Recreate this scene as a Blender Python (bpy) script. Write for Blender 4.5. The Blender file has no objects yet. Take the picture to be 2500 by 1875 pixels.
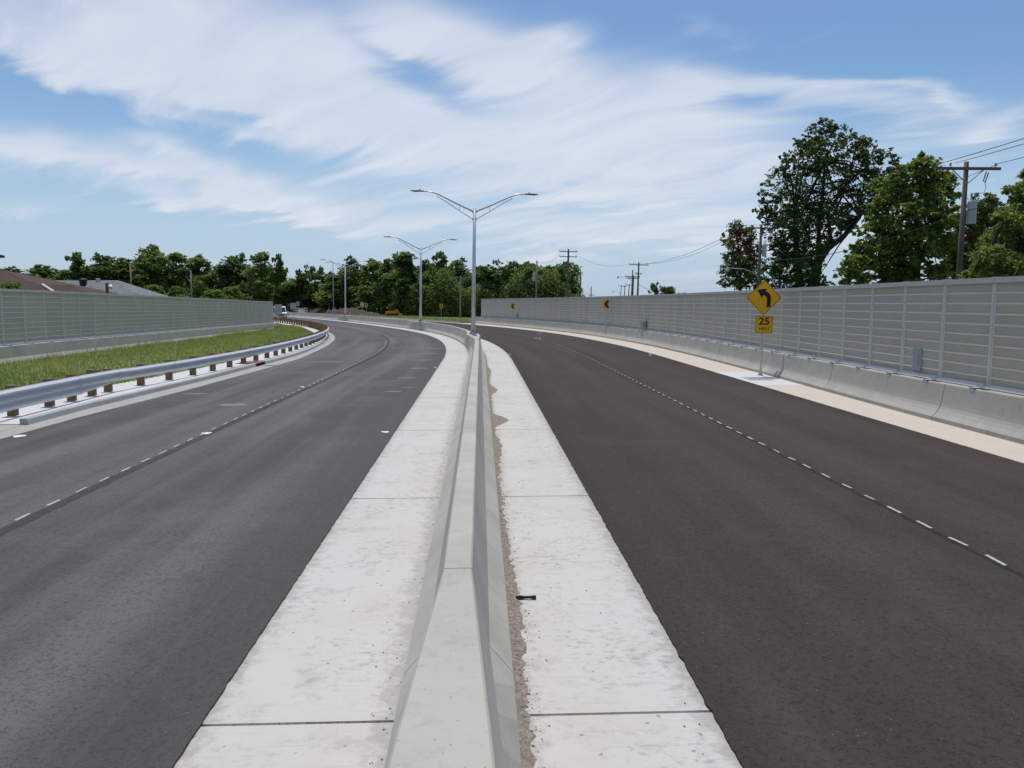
import bpy, math, random
import numpy as np
from mathutils import Vector, Matrix
random.seed(7); RNG = np.random.default_rng(7)
PI = math.pi
sc = bpy.context.scene
COL = sc.collection

# ------------------------------------------------------------------ camera
F_PX, HC, HORIZON = 1878.0, 2.95, 740.0            # focal length in photo pixels, eye height, horizon row
PITCH = math.atan((937.5 - HORIZON) / F_PX)
cam = bpy.data.cameras.new('camera'); cam_o = bpy.data.objects.new('camera', cam); COL.objects.link(cam_o)
cam.sensor_width = 36.0; cam.lens = 36.0 * F_PX / 2500.0
cam.clip_start = 0.1; cam.clip_end = 6000
cam_o.location = (0, 0, HC); cam_o.rotation_euler = (PI/2 - PITCH, 0, 0)
sc.camera = cam_o

# ------------------------------------------------------------------ light and exposure
SUN_EL, SUN_AZ = math.radians(70), math.radians(-4)   # azimuth from +Y towards +X (sun ahead and to the left)
sun = bpy.data.lights.new('sun', 'SUN'); sun.energy = 3.1; sun.angle = math.radians(0.55); sun.color = (1, .96, .9)
sun_o = bpy.data.objects.new('sun', sun); COL.objects.link(sun_o)
sd = Vector((math.sin(SUN_AZ)*math.cos(SUN_EL), math.cos(SUN_AZ)*math.cos(SUN_EL), math.sin(SUN_EL)))
sun_o.rotation_euler = sd.to_track_quat('Z', 'Y').to_euler()
sc.view_settings.view_transform = 'Standard'; sc.view_settings.look = 'None'
sc.view_settings.exposure = 0.0; sc.view_settings.gamma = 1.0

class NT:
    """tiny helper to wire nodes"""
    def __init__(s, tree): s.t = tree; s.n = tree.nodes; s.l = tree.links
    def new(s, typ, **kw):
        n = s.n.new(typ)
        for k, v in kw.items(): setattr(n, k, v)
        return n
    def put(s, sock, v):
        if v is None: return
        if isinstance(v, bpy.types.NodeSocket): s.l.new(v, sock)
        else: sock.default_value = v
    def math(s, op, a, b=None, c=None, clamp=False):
        n = s.new('ShaderNodeMath', operation=op); n.use_clamp = clamp
        for i, v in enumerate((a, b, c)): s.put(n.inputs[i], v)
        return n.outputs[0]
    def mix(s, f, a, b):
        n = s.new('ShaderNodeMix', data_type='RGBA')
        s.put(n.inputs[0], f); s.put(n.inputs[6], a); s.put(n.inputs[7], b)
        return n.outputs[2]
    def noise(s, vec, scale, detail=4, rough=.55, dist=0.0):
        n = s.new('ShaderNodeTexNoise'); s.put(n.inputs['Vector'], vec)
        n.inputs['Scale'].default_value = scale; n.inputs['Detail'].default_value = detail
        n.inputs['Roughness'].default_value = rough; n.inputs['Distortion'].default_value = dist
        return n.outputs[0]
    def ramp(s, v, lo, hi):
        n = s.new('ShaderNodeMapRange', interpolation_type='SMOOTHSTEP'); s.put(n.inputs[0], v)
        n.inputs[1].default_value = lo; n.inputs[2].default_value = hi
        return n.outputs[0]
    def scalevec(s, v, sc_):
        n = s.new('ShaderNodeVectorMath', operation='MULTIPLY'); s.put(n.inputs[0], v); n.inputs[1].default_value = sc_
        return n.outputs[0]

world = bpy.data.worlds.new('World'); sc.world = world; world.use_nodes = True
def build_world():
    T = NT(world.node_tree); T.n.clear()
    out = T.new('ShaderNodeOutputWorld'); bg = T.new('ShaderNodeBackground')
    sky = T.new('ShaderNodeTexSky', sky_type='NISHITA'); sky.sun_disc = False
    sky.sun_elevation = SUN_EL; sky.sun_rotation = SUN_AZ
    sky.air_density = 1.0; sky.dust_density = .8; sky.ozone_density = 1.6
    STR = 0.108
    bg.inputs[1].default_value = STR
    tc = T.new('ShaderNodeTexCoord'); sep = T.new('ShaderNodeSeparateXYZ'); T.put(sep.inputs[0], tc.outputs['Generated'])
    x, y, z = sep.outputs
    # cloud-deck coordinates: where the view ray meets a flat layer overhead
    zc = T.math('ADD', T.math('MAXIMUM', z, 0.0), 0.16)
    px = T.math('DIVIDE', x, zc); py = T.math('DIVIDE', y, zc)
    az = T.math('ARCTAN2', x, y); el = T.math('ARCSINE', z)
    cmb = T.new('ShaderNodeCombineXYZ'); T.put(cmb.inputs[0], px); T.put(cmb.inputs[1], py)
    rot = T.new('ShaderNodeVectorRotate', rotation_type='Z_AXIS'); T.put(rot.inputs['Vector'], cmb.outputs[0]); rot.inputs['Angle'].default_value = math.radians(38)
    st = T.scalevec(rot.outputs[0], (0.75, 1.35, 1.0))
    warp = T.new('ShaderNodeTexNoise'); T.put(warp.inputs['Vector'], rot.outputs[0]); warp.inputs['Scale'].default_value = .9; warp.inputs['Detail'].default_value = 3
    wv = T.new('ShaderNodeVectorMath', operation='MULTIPLY_ADD'); T.put(wv.inputs[0], warp.outputs['Color']); wv.inputs[1].default_value = (.9, .9, 0); T.put(wv.inputs[2], st)
    n1 = T.noise(wv.outputs[0], 1.15, 6, .52)
    fine = T.new('ShaderNodeVectorMath', operation='MULTIPLY'); T.put(fine.inputs[0], wv.outputs[0]); fine.inputs[1].default_value = (1.1, 1.9, 1)
    n2 = T.noise(fine.outputs[0], 1.9, 8, .58, .35)
    # broad cloud banks, each an ellipse in azimuth / elevation (degrees are derived from where the banks stand)
    def azel(dx, dy):
        X, Y = dx*1.13, dy*1.13
        u, v = (X-1250)/F_PX, (937.5-Y)/F_PX
        c, s = math.cos(PITCH), math.sin(PITCH)
        d = Vector((u, c+v*s, -s+v*c)).normalized()
        return math.atan2(d.x, d.y), math.asin(d.z)
    K = 1.13/F_PX
    banks = [(430,40,760,120,4,1.0),(120,165,330,50,20,.55),(560,215,480,62,9,.8),(1030,100,260,60,20,.75),
             (930,290,520,95,12,.7),(1380,250,360,120,-4,.9),(1500,400,520,150,0,.62),(240,365,420,52,8,.85),
             (560,400,330,45,20,.6),(960,430,360,70,5,.45),(1850,225,290,34,14,.6),(1300,520,700,50,0,.36),
             (345,440,85,22,5,.75),(30,460,110,26,0,.6),(1540,60,150,22,10,.42),(1830,50,110,18,-15,.38),(2180,250,90,18,-25,.4),
             (2000,330,300,60,5,.3),(640,285,150,22,4,.35),(250,258,420,42,9,-.5),(930,190,170,28,22,-.5),(1750,90,420,110,0,-.3),
             (1850,180,210,15,8,.5),(2010,218,95,13,22,.5),(1500,172,95,38,0,.5),(1185,82,75,30,-10,.6),(320,300,130,24,5,.55),(560,440,180,13,15,.5),(150,345,170,14,10,.4),(860,110,120,18,25,-.45),(560,252,150,20,10,-.6),(90,205,210,26,16,-.5),(1620,222,95,16,0,-.45),(1230,455,230,20,0,-.3),(1200,525,160,18,3,.35),(900,490,140,20,-5,.35),(700,190,130,16,12,-.3),(500,520,650,40,2,-.22),(1900,285,220,26,8,-.2),(1850,470,300,60,0,.12)]
    # a little wobble on the bank edges
    wob = T.math('MULTIPLY', T.math('SUBTRACT', n1, .5), .16)
    wob2 = T.math('MULTIPLY', T.math('SUBTRACT', n2, .5), .10)
    az2 = T.math('ADD', az, wob); el2 = T.math('ADD', el, T.math('MULTIPLY', T.math('ADD', wob, wob2), .5))
    acc = None
    for dx, dy, rx, ry, ang, w in banks:
        a0, e0 = azel(dx, dy); ca, sa = math.cos(math.radians(-ang)), math.sin(math.radians(-ang))
        da = T.math('SUBTRACT', az2, a0); de = T.math('SUBTRACT', el2, e0)
        p = T.math('MULTIPLY', T.math('ADD', T.math('MULTIPLY', da, ca), T.math('MULTIPLY', de, sa)), 1/(rx*K*.82))
        q = T.math('MULTIPLY', T.math('SUBTRACT', T.math('MULTIPLY', de, ca), T.math('MULTIPLY', da, sa)), 1/(ry*K*.95))
        d2 = T.math('ADD', T.math('MULTIPLY', p, p), T.math('MULTIPLY', q, q))
        gss = T.math('MULTIPLY', T.math('EXPONENT', T.math('MULTIPLY', d2, -1.0)), w)
        acc = gss if acc is None else T.math('ADD', acc, gss)
    # elsewhere in the sky: ordinary broken cirrus
    away = T.ramp(T.math('ABSOLUTE', az), .75, 1.3)
    high = T.ramp(el, .55, .9)
    elsew = T.math('MULTIPLY', T.math('MAXIMUM', away, high), .5)
    acc = T.math('ADD', acc, elsew)
    dens = T.math('ADD', acc, T.math('ADD', T.math('MULTIPLY', T.math('SUBTRACT', n1, .5), .95), T.math('MULTIPLY', T.math('SUBTRACT', n2, .5), 1.05)))
    dens = T.ramp(dens, .10, 1.14)
    # pale veil of moisture near the horizon
    veil = T.math('MULTIPLY', T.math('SUBTRACT', 1.0, T.ramp(el, 0.0, .27)), .8)
    tint = T.mix(1.0, sky.outputs[0], sky.outputs[0])
    hs = T.new('ShaderNodeHueSaturation'); T.put(hs.inputs['Color'], sky.outputs[0]); hs.inputs['Saturation'].default_value = 1.22; hs.inputs['Value'].default_value = 1.0
    skyc = T.mix(veil, hs.outputs[0], (.43/STR, .575/STR, .77/STR, 1))
    cw = T.mix(T.ramp(n2, .3, .75), (.68/STR, .73/STR, .83/STR, 1), (.80/STR, .83/STR, .89/STR, 1))
    colr = T.mix(T.math('MULTIPLY', dens, .78), skyc, cw)
    T.l.new(colr, bg.inputs[0]); T.l.new(bg.outputs[0], out.inputs[0])
build_world()

# ------------------------------------------------------------------ materials
MATS = {}
def mat(name, col=(.5,.5,.5), rough=.7, metal=0.0, spec=.3, fn=None):
    m = bpy.data.materials.new(name); m.use_nodes = True
    T = NT(m.node_tree); b = T.n['Principled BSDF']
    b.inputs['Base Color'].default_value = (*col, 1); b.inputs['Roughness'].default_value = rough
    b.inputs['Metallic'].default_value = metal; b.inputs['Specular IOR Level'].default_value = spec
    if fn: fn(T, b)
    MATS[name] = m
    return m
def obj_vec(T):
    return T.new('ShaderNodeNewGeometry').outputs['Position']
def uv_vec(T):
    return T.new('ShaderNodeUVMap').outputs[0]
def bump(T, b, h, strength, dist=.01):
    n = T.new('ShaderNodeBump'); n.inputs['Strength'].default_value = strength; n.inputs['Distance'].default_value = dist
    T.put(n.inputs['Height'], h); T.l.new(n.outputs[0], b.inputs['Normal'])
def C4(c): return (*c, 1)

def f_asphalt(base, dusty, amount, scuff, fresh=None):
    def fn(T, b):
        P = obj_vec(T); U = uv_vec(T)
        grain = T.noise(P, 62, 2, .75); med = T.noise(P, 24, 3, .65)
        big = T.noise(P, .35, 5, .6)
        lane = T.noise(T.scalevec(U, (.75, .035, 1)), 1.0, 4, .55)            # long tyre-polished bands down the lane
        streak = T.noise(T.scalevec(U, (.25, 1.3, 1)), 1.0, 6, .7)
        f1 = T.math('MULTIPLY', T.ramp(lane, .38, .68), amount)
        c = T.mix(f1, C4(base), C4(dusty))
        c = T.mix(T.math('MULTIPLY', T.ramp(big, .45, .75), amount*.7), c, C4(dusty))
        if scuff: c = T.mix(T.math('MULTIPLY', T.ramp(streak, .62, .8), scuff), c, (.2, .195, .19, 1))
        if fresh:
            su = T.new('ShaderNodeSeparateXYZ'); T.put(su.inputs[0], U)
            uu = T.math('ADD', su.outputs[0], T.math('MULTIPLY', T.math('SUBTRACT', T.noise(P, .8, 4), .5), 1.1))
            c = T.mix(T.math('MULTIPLY', T.ramp(uu, *fresh), .75), c, C4([v*.92 for v in base]))
        fs_ = T.noise(T.scalevec(U, (6.0, .10, 1)), 1.0, 4, .6)
        c = T.mix(T.math('MULTIPLY', T.ramp(fs_, .55, .78), .35*amount), c, C4(dusty))
        patch = T.noise(P, 1.6, 6, .68)
        c = T.mix(T.math('MULTIPLY', T.ramp(patch, .56, .72), .30), c, C4([v*.72 for v in base]))
        speck = T.ramp(grain, .6, .8)
        c = T.mix(T.math('MULTIPLY', speck, .6), c, C4([v*2.6+.02 for v in base]))
        vs_ = T.new('ShaderNodeTexVoronoi', feature='F1'); T.put(vs_.inputs['Vector'], P); vs_.inputs['Scale'].default_value = 11
        c = T.mix(T.math('MULTIPLY', T.ramp(vs_.outputs['Distance'], .06, .04), .55), c, (.33, .32, .30, 1))
        pit = T.ramp(T.math('ADD', T.math('MULTIPLY', med, .6), T.math('MULTIPLY', T.noise(P, 60, 1), .4)), .52, .36)
        c = T.mix(T.math('MULTIPLY', pit, .55), c, C4([v*.28 for v in base]))
        T.l.new(c, b.inputs['Base Color'])
        bump(T, b, T.math('ADD', grain, T.math('MULTIPLY', med, 1.3)), .55, .006)
    return fn
mat('asphalt_dark', rough=.86, spec=.14, fn=f_asphalt((.048,.039,.0345), (.068,.056,.050), 1.0, 0, (2.6,1.9)))
mat('asphalt_worn', rough=.76, spec=.3, fn=f_asphalt((.060,.054,.051), (.122,.115,.109), 1.0, .32, (-3.4,-2.3)))

def f_strip(light, dark, warm, blot=1.0, spots=.55, edge=0):
    def fn(T, b):
        P = obj_vec(T); U = uv_vec(T)
        big = T.noise(P, .55, 6, .6); mid = T.noise(P, 2.3, 8, .72)
        flake = T.noise(T.scalevec(P, (9, 15, 9)), 1.0, 8, .74, .3)
        tr = T.noise(T.scalevec(U, (1.6, 30, 1)), 1.0, 5, .7)                # broom marks across the slab
        c = T.mix(T.ramp(big, .42, .68), C4(light), C4(warm))
        c = T.mix(T.math('MULTIPLY', T.ramp(mid, .53, .68), .42*blot), c, C4(dark))
        region = T.ramp(T.noise(P, .9, 4, .6), .42, .62)
        c = T.mix(T.math('MULTIPLY', T.math('MULTIPLY', T.ramp(flake, .52, .60), region), .6*blot), c, C4(dark))
        c = T.mix(T.math('MULTIPLY', T.ramp(tr, .56, .72), .33*blot), c, C4(dark))
        vo = T.new('ShaderNodeTexVoronoi', feature='F1'); T.put(vo.inputs['Vector'], P); vo.inputs['Scale'].default_value = 5.2
        sp = T.math('SUBTRACT', T.math('ADD', vo.outputs['Distance'], T.math('MULTIPLY', T.noise(P, 45, 5), .30)), .15)
        c = T.mix(T.math('MULTIPLY', T.ramp(sp, .10, .05), spots), c, (.2, .19, .17, 1))
        if edge:
            su = T.new('ShaderNodeSeparateXYZ'); T.put(su.inputs[0], U); au = T.math('ABSOLUTE', su.outputs[0])
            e1 = T.math('ADD', au, T.math('MULTIPLY', T.math('SUBTRACT', T.noise(P, 7, 6, .7), .5), .75))
            c = T.mix(T.math('MULTIPLY', T.ramp(e1, 1.62, 1.86), .55), c, (.24, .225, .205, 1))
            c = T.mix(T.math('MULTIPLY', T.ramp(e1, .66, .44), .5), c, (.26, .24, .21, 1))
        fine = T.noise(P, 130, 3, .7)
        c = T.mix(T.math('MULTIPLY', T.ramp(fine, .56, .78), .4), c, C4([v*.55 for v in dark]))
        T.l.new(c, b.inputs['Base Color'])
        bump(T, b, T.math('ADD', T.math('ADD', tr, flake), T.math('MULTIPLY', fine, .5)), .3, .004)
    return fn
mat('slab_white', rough=.85, fn=f_strip((.53,.516,.486), (.30,.288,.268), (.51,.482,.435), 1.12, .75, 1))
mat('slab_cream', rough=.85, fn=f_strip((.54,.485,.415), (.43,.385,.33), (.56,.485,.41), .8, .25))
mat('slab_fresh', rough=.85, fn=f_strip((.58,.58,.58), (.46,.46,.46), (.57,.56,.55), .6, .15))
mat('slab_kerb', rough=.85, fn=f_strip((.40,.41,.41), (.25,.25,.25), (.37,.37,.36), 1.0, .2))

def f_barrier(a, d, stain):
    def fn(T, b):
        P = obj_vec(T)
        big = T.noise(P, .8, 5, .6); mid = T.noise(P, 6, 5, .65); fine = T.noise(P, 110, 3, .65)
        c = T.mix(T.ramp(big, .35, .7), C4(a), C4(d))
        c = T.mix(T.math('MULTIPLY', T.ramp(mid, .52, .72), .4), c, C4([v*.76 for v in d]))
        pale = T.noise(P, 3.1, 7, .7, .4)
        c = T.mix(T.math('MULTIPLY', T.ramp(pale, .56, .70), .32), c, C4([min(1, v*1.22) for v in a]))
        drip = T.noise(T.scalevec(P, (3.2, 3.2, .16)), 1.0, 5, .65)
        c = T.mix(T.math('MULTIPLY', T.ramp(drip, .58, .75), stain), c, C4([v*.62 for v in d]))
        su = T.new('ShaderNodeSeparateXYZ'); T.put(su.inputs[0], uv_vec(T))
        ln_ = T.math('ABSOLUTE', T.math('SUBTRACT', T.math('FRACT', T.math('ADD', T.math('MULTIPLY', su.outputs[1], 1/1.67), .25)), .5))
        nz_ = T.new('ShaderNodeSeparateXYZ'); T.put(nz_.inputs[0], T.new('ShaderNodeNewGeometry').outputs['True Normal'])
        c = T.mix(T.math('MULTIPLY', T.math('MULTIPLY', T.ramp(ln_, .008, .002), T.math('LESS_THAN', nz_.outputs[2], .85)), .35), c, C4([v*.6 for v in d]))
        sz = T.new('ShaderNodeSeparateXYZ'); T.put(sz.inputs[0], P)
        spl = T.math('ADD', sz.outputs[2], T.math('MULTIPLY', T.math('SUBTRACT', mid, .5), .5))
        c = T.mix(T.math('MULTIPLY', T.ramp(spl, .05, -.06), .35), c, C4([v*.62 for v in d]))
        pin = T.new('ShaderNodeTexVoronoi', feature='F1'); T.put(pin.inputs['Vector'], P); pin.inputs['Scale'].default_value = 14
        hole = T.ramp(T.math('ADD', pin.outputs['Distance'], T.math('MULTIPLY', fine, .12)), .17, .11)
        c = T.mix(T.math('MULTIPLY', hole, .55), c, (.12, .115, .1, 1))
        T.l.new(c, b.inputs['Base Color'])
        bump(T, b, T.math('ADD', T.math('MULTIPLY', mid, .8), T.math('MULTIPLY', fine, .4)), .18, .01)
    return fn
mat('barrier_grey', rough=.8, fn=f_barrier((.44,.42,.368), (.37,.355,.312), .34))
mat('barrier_tan', rough=.8, fn=f_barrier((.415,.395,.345), (.35,.335,.295), .34))
mat('joint_dark', (.07,.065,.06), .95)

def f_panel(T, b):
    U = T.new('ShaderNodeSeparateXYZ'); T.put(U.inputs[0], uv_vec(T))
    u, v = U.outputs[0], U.outputs[1]
    row = T.math('FLOOR', T.math('MULTIPLY', v, 1/.035)); sh = T.math('MULTIPLY', T.math('MODULO', row, 2.0), .5)
    fu = T.math('FRACT', T.math('ADD', T.math('MULTIPLY', u, 1/.057), sh)); fv = T.math('FRACT', T.math('MULTIPLY', v, 1/.035))
    m1 = T.math('LESS_THAN', fu, .52); m2 = T.math('LESS_THAN', fv, .36)
    hole = T.math('MULTIPLY', m1, m2)
    big = T.noise(obj_vec(T), 1.1, 3)
    c = T.mix(T.ramp(big, .35, .7), (.545, .505, .40, 1), (.50, .465, .37, 1))
    oi = T.new('ShaderNodeObjectInfo')
    c = T.mix(T.math('MULTIPLY', oi.outputs['Random'], .55), c, (.43, .415, .36, 1))
    run = T.noise(T.scalevec(obj_vec(T), (5, 5, .35)), 1.0, 5, .65)
    c = T.mix(T.math('MULTIPLY', T.ramp(run, .55, .75), .28), c, (.33, .31, .26, 1))
    c = T.mix(T.math('MULTIPLY', hole, .6), c, (.07, .07, .06, 1))
    T.l.new(c, b.inputs['Base Color'])
mat('panel_perforated', rough=.6, fn=f_panel)
mat('panel_tube', (.68,.65,.55), .5)
mat('panel_cap', (.50,.50,.45), .55)
def f_galv(a, bcol):
    def fn(T, b):
        n = T.noise(obj_vec(T), 22, 4, .6)
        T.l.new(T.mix(T.ramp(n, .35, .65), C4(a), C4(bcol)), b.inputs['Base Color'])
    return fn
mat('galvanised', rough=.5, metal=.1, spec=.4, fn=f_galv((.50,.52,.56), (.42,.44,.475)))
mat('post_steel', rough=.5, metal=.0, spec=.4, fn=f_galv((.60,.60,.58), (.53,.53,.515)))
mat('rail_steel', rough=.42, metal=.2, spec=.5, fn=f_galv((.60,.62,.64), (.50,.52,.54)))
mat('lamp_aluminium', rough=.4, metal=.55, spec=.5, fn=f_galv((.60,.615,.65), (.54,.555,.59)))
mat('steel_grey', rough=.5, metal=.3, fn=f_galv((.36,.38,.40), (.30,.32,.34)))
mat('sign_back', rough=.45, metal=.5, fn=f_galv((.42,.43,.42), (.36,.37,.36)))
mat('dark_fixture', (.045,.043,.042), .5)
mat('dark_lens', (.16,.15,.13), .25)
def f_wood(a, bcol, sc_=1.0):
    def fn(T, b):
        P = obj_vec(T)
        n = T.noise(T.scalevec(P, (18*sc_, 18*sc_, 1.2*sc_)), 1.0, 5, .65)
        T.l.new(T.mix(T.ramp(n, .3, .7), C4(a), C4(bcol)), b.inputs['Base Color'])
        bump(T, b, n, .4, .01)
    return fn
mat('post_timber', rough=.85, fn=f_wood((.26,.18,.095), (.16,.10,.055)))
mat('timber_end', rough=.9, fn=f_wood((.30,.17,.09), (.20,.10,.06), .6))
mat('pole_wood', rough=.9, fn=f_wood((.17,.125,.10), (.10,.075,.062)))
mat('pole_wood_pale', rough=.9, fn=f_wood((.30,.26,.21), (.2,.17,.14)))
mat('sign_yellow', (.78,.40,.012), .45, fn=None)
mat('sign_black', (.012,.011,.01), .5)
mat('paint_white', (.74,.74,.72), .6)
mat('paint_dusty', rough=.85, fn=f_galv((.24,.235,.225), (.14,.135,.13)))
mat('wire_black', (.02,.02,.022), .6)
mat('transformer_grey', (.42,.44,.46), .45)
mat('insulator', (.35,.33,.31), .3)
mat('utility_grey', (.33,.35,.40), .5)
mat('rust', rough=.9, fn=f_galv((.24,.11,.07), (.30,.16,.11)))
mat('void', (.015,.014,.013), 1)
mat('steel_shadow', (.08,.085,.09), 1)
mat('orange', (.75,.18,.02), .6)
mat('machine_yellow', (.55,.25,.02), .5)
mat('machine_black', (.02,.02,.024), .5)
mat('vehicle_white', (.78,.78,.78), .3, spec=.5)
mat('glass_dark', (.03,.035,.04), .08, spec=.6)
mat('tyre', (.02,.02,.02), .9)
mat('white_wall', rough=.8, fn=f_galv((.62,.58,.5), (.54,.5,.43)))
mat('brick_wall', rough=.85, fn=f_galv((.3,.2,.16), (.24,.15,.12)))
mat('eave_dark', (.06,.035,.035), .7)
def f_shingle(a, bcol):
    def fn(T, b):
        P = obj_vec(T)
        n = T.noise(P, 4.5, 5, .7); m = T.noise(T.scalevec(P, (2.2, 2.2, 9)), 1.0, 3)
        c = T.mix(T.ramp(T.math('MULTIPLY', T.math('ADD', n, m), .5), .4, .62), C4(a), C4(bcol))
        T.l.new(c, b.inputs['Base Color']); bump(T, b, n, .4, .03)
    return fn
mat('roof_brown', rough=.9, fn=f_shingle((.088,.052,.045), (.062,.037,.033)))
mat('roof_grey', rough=.9, fn=f_shingle((.21,.215,.23), (.13,.135,.15)))
def f_soil(a, bcol, s=1.5):
    def fn(T, b):
        P = obj_vec(T); n = T.noise(P, s, 7, .7); f = T.noise(P, 40, 3, .7)
        T.l.new(T.mix(T.ramp(T.math('ADD', T.math('MULTIPLY', n, .7), T.math('MULTIPLY', f, .3)), .38, .62), C4(a), C4(bcol)), b.inputs['Base Color'])
        bump(T, b, f, .5, .02)
    return fn
mat('soil', rough=.95, fn=f_soil((.105,.088,.075), (.05,.042,.036), .9))
mat('sand', rough=.95, fn=f_soil((.31,.265,.22), (.15,.125,.10), 22))
mat('pebble', rough=.9, fn=f_soil((.34,.30,.25), (.15,.13,.11), 30))
mat('ground', rough=.95, fn=f_soil((.075,.10,.03), (.12,.12,.055), .15))
mat('turf', rough=.95, fn=f_soil((.13,.18,.05), (.18,.195,.075), 1.2))
mat('bark', rough=.9, fn=f_wood((.06,.05,.04), (.03,.026,.02), .3))
mat('stick_bark', rough=.95, fn=f_wood((.04,.032,.028), (.018,.015,.013), 3))
def leafmat(name, dark, light, trans=.25, extra=None):
    def fn(T, b):
        at = T.new('ShaderNodeAttribute', attribute_name='tint')
        c = T.mix(at.outputs['Fac'], C4(dark), C4(light))
        if extra:
            c = T.mix(T.math('GREATER_THAN', at.outputs['Fac'], 1.5), c, C4(extra))
        T.l.new(c, b.inputs['Base Color'])
        tr = T.new('ShaderNodeBsdfTranslucent'); tc_ = T.new('ShaderNodeMix', data_type='RGBA', blend_type='MULTIPLY'); tc_.inputs[0].default_value = 1.0; T.put(tc_.inputs[6], c); tc_.inputs[7].default_value = (1.7, 1.55, 1.1, 1); T.l.new(tc_.outputs[2], tr.inputs['Color'])
        mx = T.new('ShaderNodeMixShader'); mx.inputs[0].default_value = trans
        T.l.new(b.outputs[0], mx.inputs[1]); T.l.new(tr.outputs[0], mx.inputs[2])
        T.l.new(mx.outputs[0], T.n['Material Output'].inputs[0])
    return mat(name, rough=.6, spec=.25, fn=fn)
leafmat('leaf_mid', (.055,.105,.026), (.165,.235,.07), .5)
leafmat('leaf_undergrowth', (.05,.095,.024), (.18,.24,.07), .5)
leafmat('leaf_dark', (.042,.082,.025), (.12,.185,.058), .5)
leafmat('leaf_willow', (.085,.135,.034), (.21,.27,.085), .5)
leafmat('leaf_yellow', (.055,.105,.02), (.19,.25,.055), .42, extra=(.13,.06,.035))
leafmat('leaf_oak', (.026,.056,.017), (.082,.135,.035), .36, extra=(.05,.06,.02))
leafmat('leaf_rusty', (.045,.085,.02), (.15,.205,.045), .3, extra=(.16,.075,.045))
leafmat('grass_blade', (.13,.195,.058), (.29,.335,.135), .45, extra=(.21,.18,.09))

# ------------------------------------------------------------------ mesh helpers
class MB:
    def __init__(s): s.v = []; s.f = []; s.m = []; s.uv = {}
    def add(s, vs, fs, mi=0, uvs=None):
        o = len(s.v); s.v += [tuple(p) for p in vs]
        for k, f in enumerate(fs):
            s.f.append([i+o for i in f]); s.m.append(mi)
        if uvs:
            for i, q in enumerate(uvs): s.uv[o+i] = q
        return s
    def box(s, c, size, M=None, mi=0, bev=0.0):
        hx, hy, hz = (d/2 for d in size)
        vs = [Vector((sx*hx, sy*hy, sz*hz)) for sz in (-1,1) for sy in (-1,1) for sx in (-1,1)]
        if M: vs = [M @ v for v in vs]
        vs = [v + Vector(c) for v in vs]
        return s.add(vs, [(0,2,3,1),(4,5,7,6),(0,1,5,4),(2,6,7,3),(0,4,6,2),(1,3,7,5)], mi)
    def tube(s, pts, r, n=10, mi=0, cap=True):
        pts = [Vector(p) for p in pts]; rs = r if isinstance(r, (list, tuple)) else [r]*len(pts)
        rings = []; a = None
        for i, p in enumerate(pts):
            t = (pts[min(i+1, len(pts)-1)] - pts[max(i-1, 0)]).normalized()
            if a is None:
                a = t.orthogonal().normalized()
                if abs(t.z) > .9: a = (Vector((1,0,0)) - t*t.x).normalized()
            else: a = (a - t*a.dot(t)).normalized()
            b = t.cross(a)
            rings.append([p + (a*math.cos(2*PI*k/n) + b*math.sin(2*PI*k/n))*rs[i] for k in range(n)])
        vs = [q for rg in rings for q in rg]
        fs = [(i*n+k, i*n+(k+1)%n, (i+1)*n+(k+1)%n, (i+1)*n+k) for i in range(len(pts)-1) for k in range(n)]
        if cap: fs += [tuple(range(n))[::-1], tuple((len(pts)-1)*n+k for k in range(n))]
        return s.add(vs, fs, mi)
    def prism(s, poly, z0, z1, M=None, mi=0):
        """poly in local XZ plane, extruded along local Y from z0 to z1"""
        n = len(poly); vs = [Vector((x, z0, z)) for x, z in poly] + [Vector((x, z1, z)) for x, z in poly]
        if M: vs = [M @ v for v in vs]
        fs = [tuple(range(n)), tuple(range(2*n-1, n-1, -1))] + [(i, i+n, (i+1)%n+n, (i+1)%n) for i in range(n)]
        return s.add(vs, fs, mi)
    def rock(s, c, r, mi=0):
        vs = []
        for k in range(3):
            z = (-.6, .1, .7)[k]; rr = (.8, 1, .6)[k]
            a0 = random.random()*6
            for i in range(5):
                q = rr*r*random.uniform(.75, 1.2); a = a0 + i*2*PI/5
                vs.append((c[0]+q*math.cos(a), c[1]+q*math.sin(a), c[2]+z*r*.8))
        fs = [(j*5+i, j*5+(i+1)%5, j*5+5+(i+1)%5, j*5+5+i) for j in range(2) for i in range(5)] + [(10,11,12,13,14), (4,3,2,1,0)]
        return s.add(vs, fs, mi)
    def build(s, name, mats, parent=None, smooth=False, loc=None):
        me = bpy.data.meshes.new(name); me.from_pydata(s.v, [], s.f)
        mats = mats if isinstance(mats, (list, tuple)) else [mats]
        for m in mats: me.materials.append(MATS[m])
        if len(mats) > 1: me.polygons.foreach_set('material_index', s.m)
        if s.uv:
            ul = me.uv_layers.new(name='UVMap')
            li = np.zeros(len(me.loops), dtype=np.int32); me.loops.foreach_get('vertex_index', li)
            arr = np.zeros((len(s.v), 2), dtype=np.float32)
            for i, q in s.uv.items(): arr[i] = q
            ul.data.foreach_set('uv', arr[li].ravel())
        if smooth: me.polygons.foreach_set('use_smooth', [True]*len(me.polygons))
        me.update()
        o = bpy.data.objects.new(name, me); COL.objects.link(o)
        if parent: o.parent = parent
        if loc: o.location = loc
        return o
def tag(o, label=None, cat=None, group=None, kind=None):
    for k, v in (('label', label), ('category', cat), ('group', group), ('kind', kind)):
        if v: o[k] = v
    return o
def thing(name, loc, rot=(0,0,0), label=None, cat=None, group=None):
    o = bpy.data.objects.new(name, None); o.empty_display_size = .2; COL.objects.link(o)
    o.location = loc; o.rotation_euler = rot
    return tag(o, label, cat, group)
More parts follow.
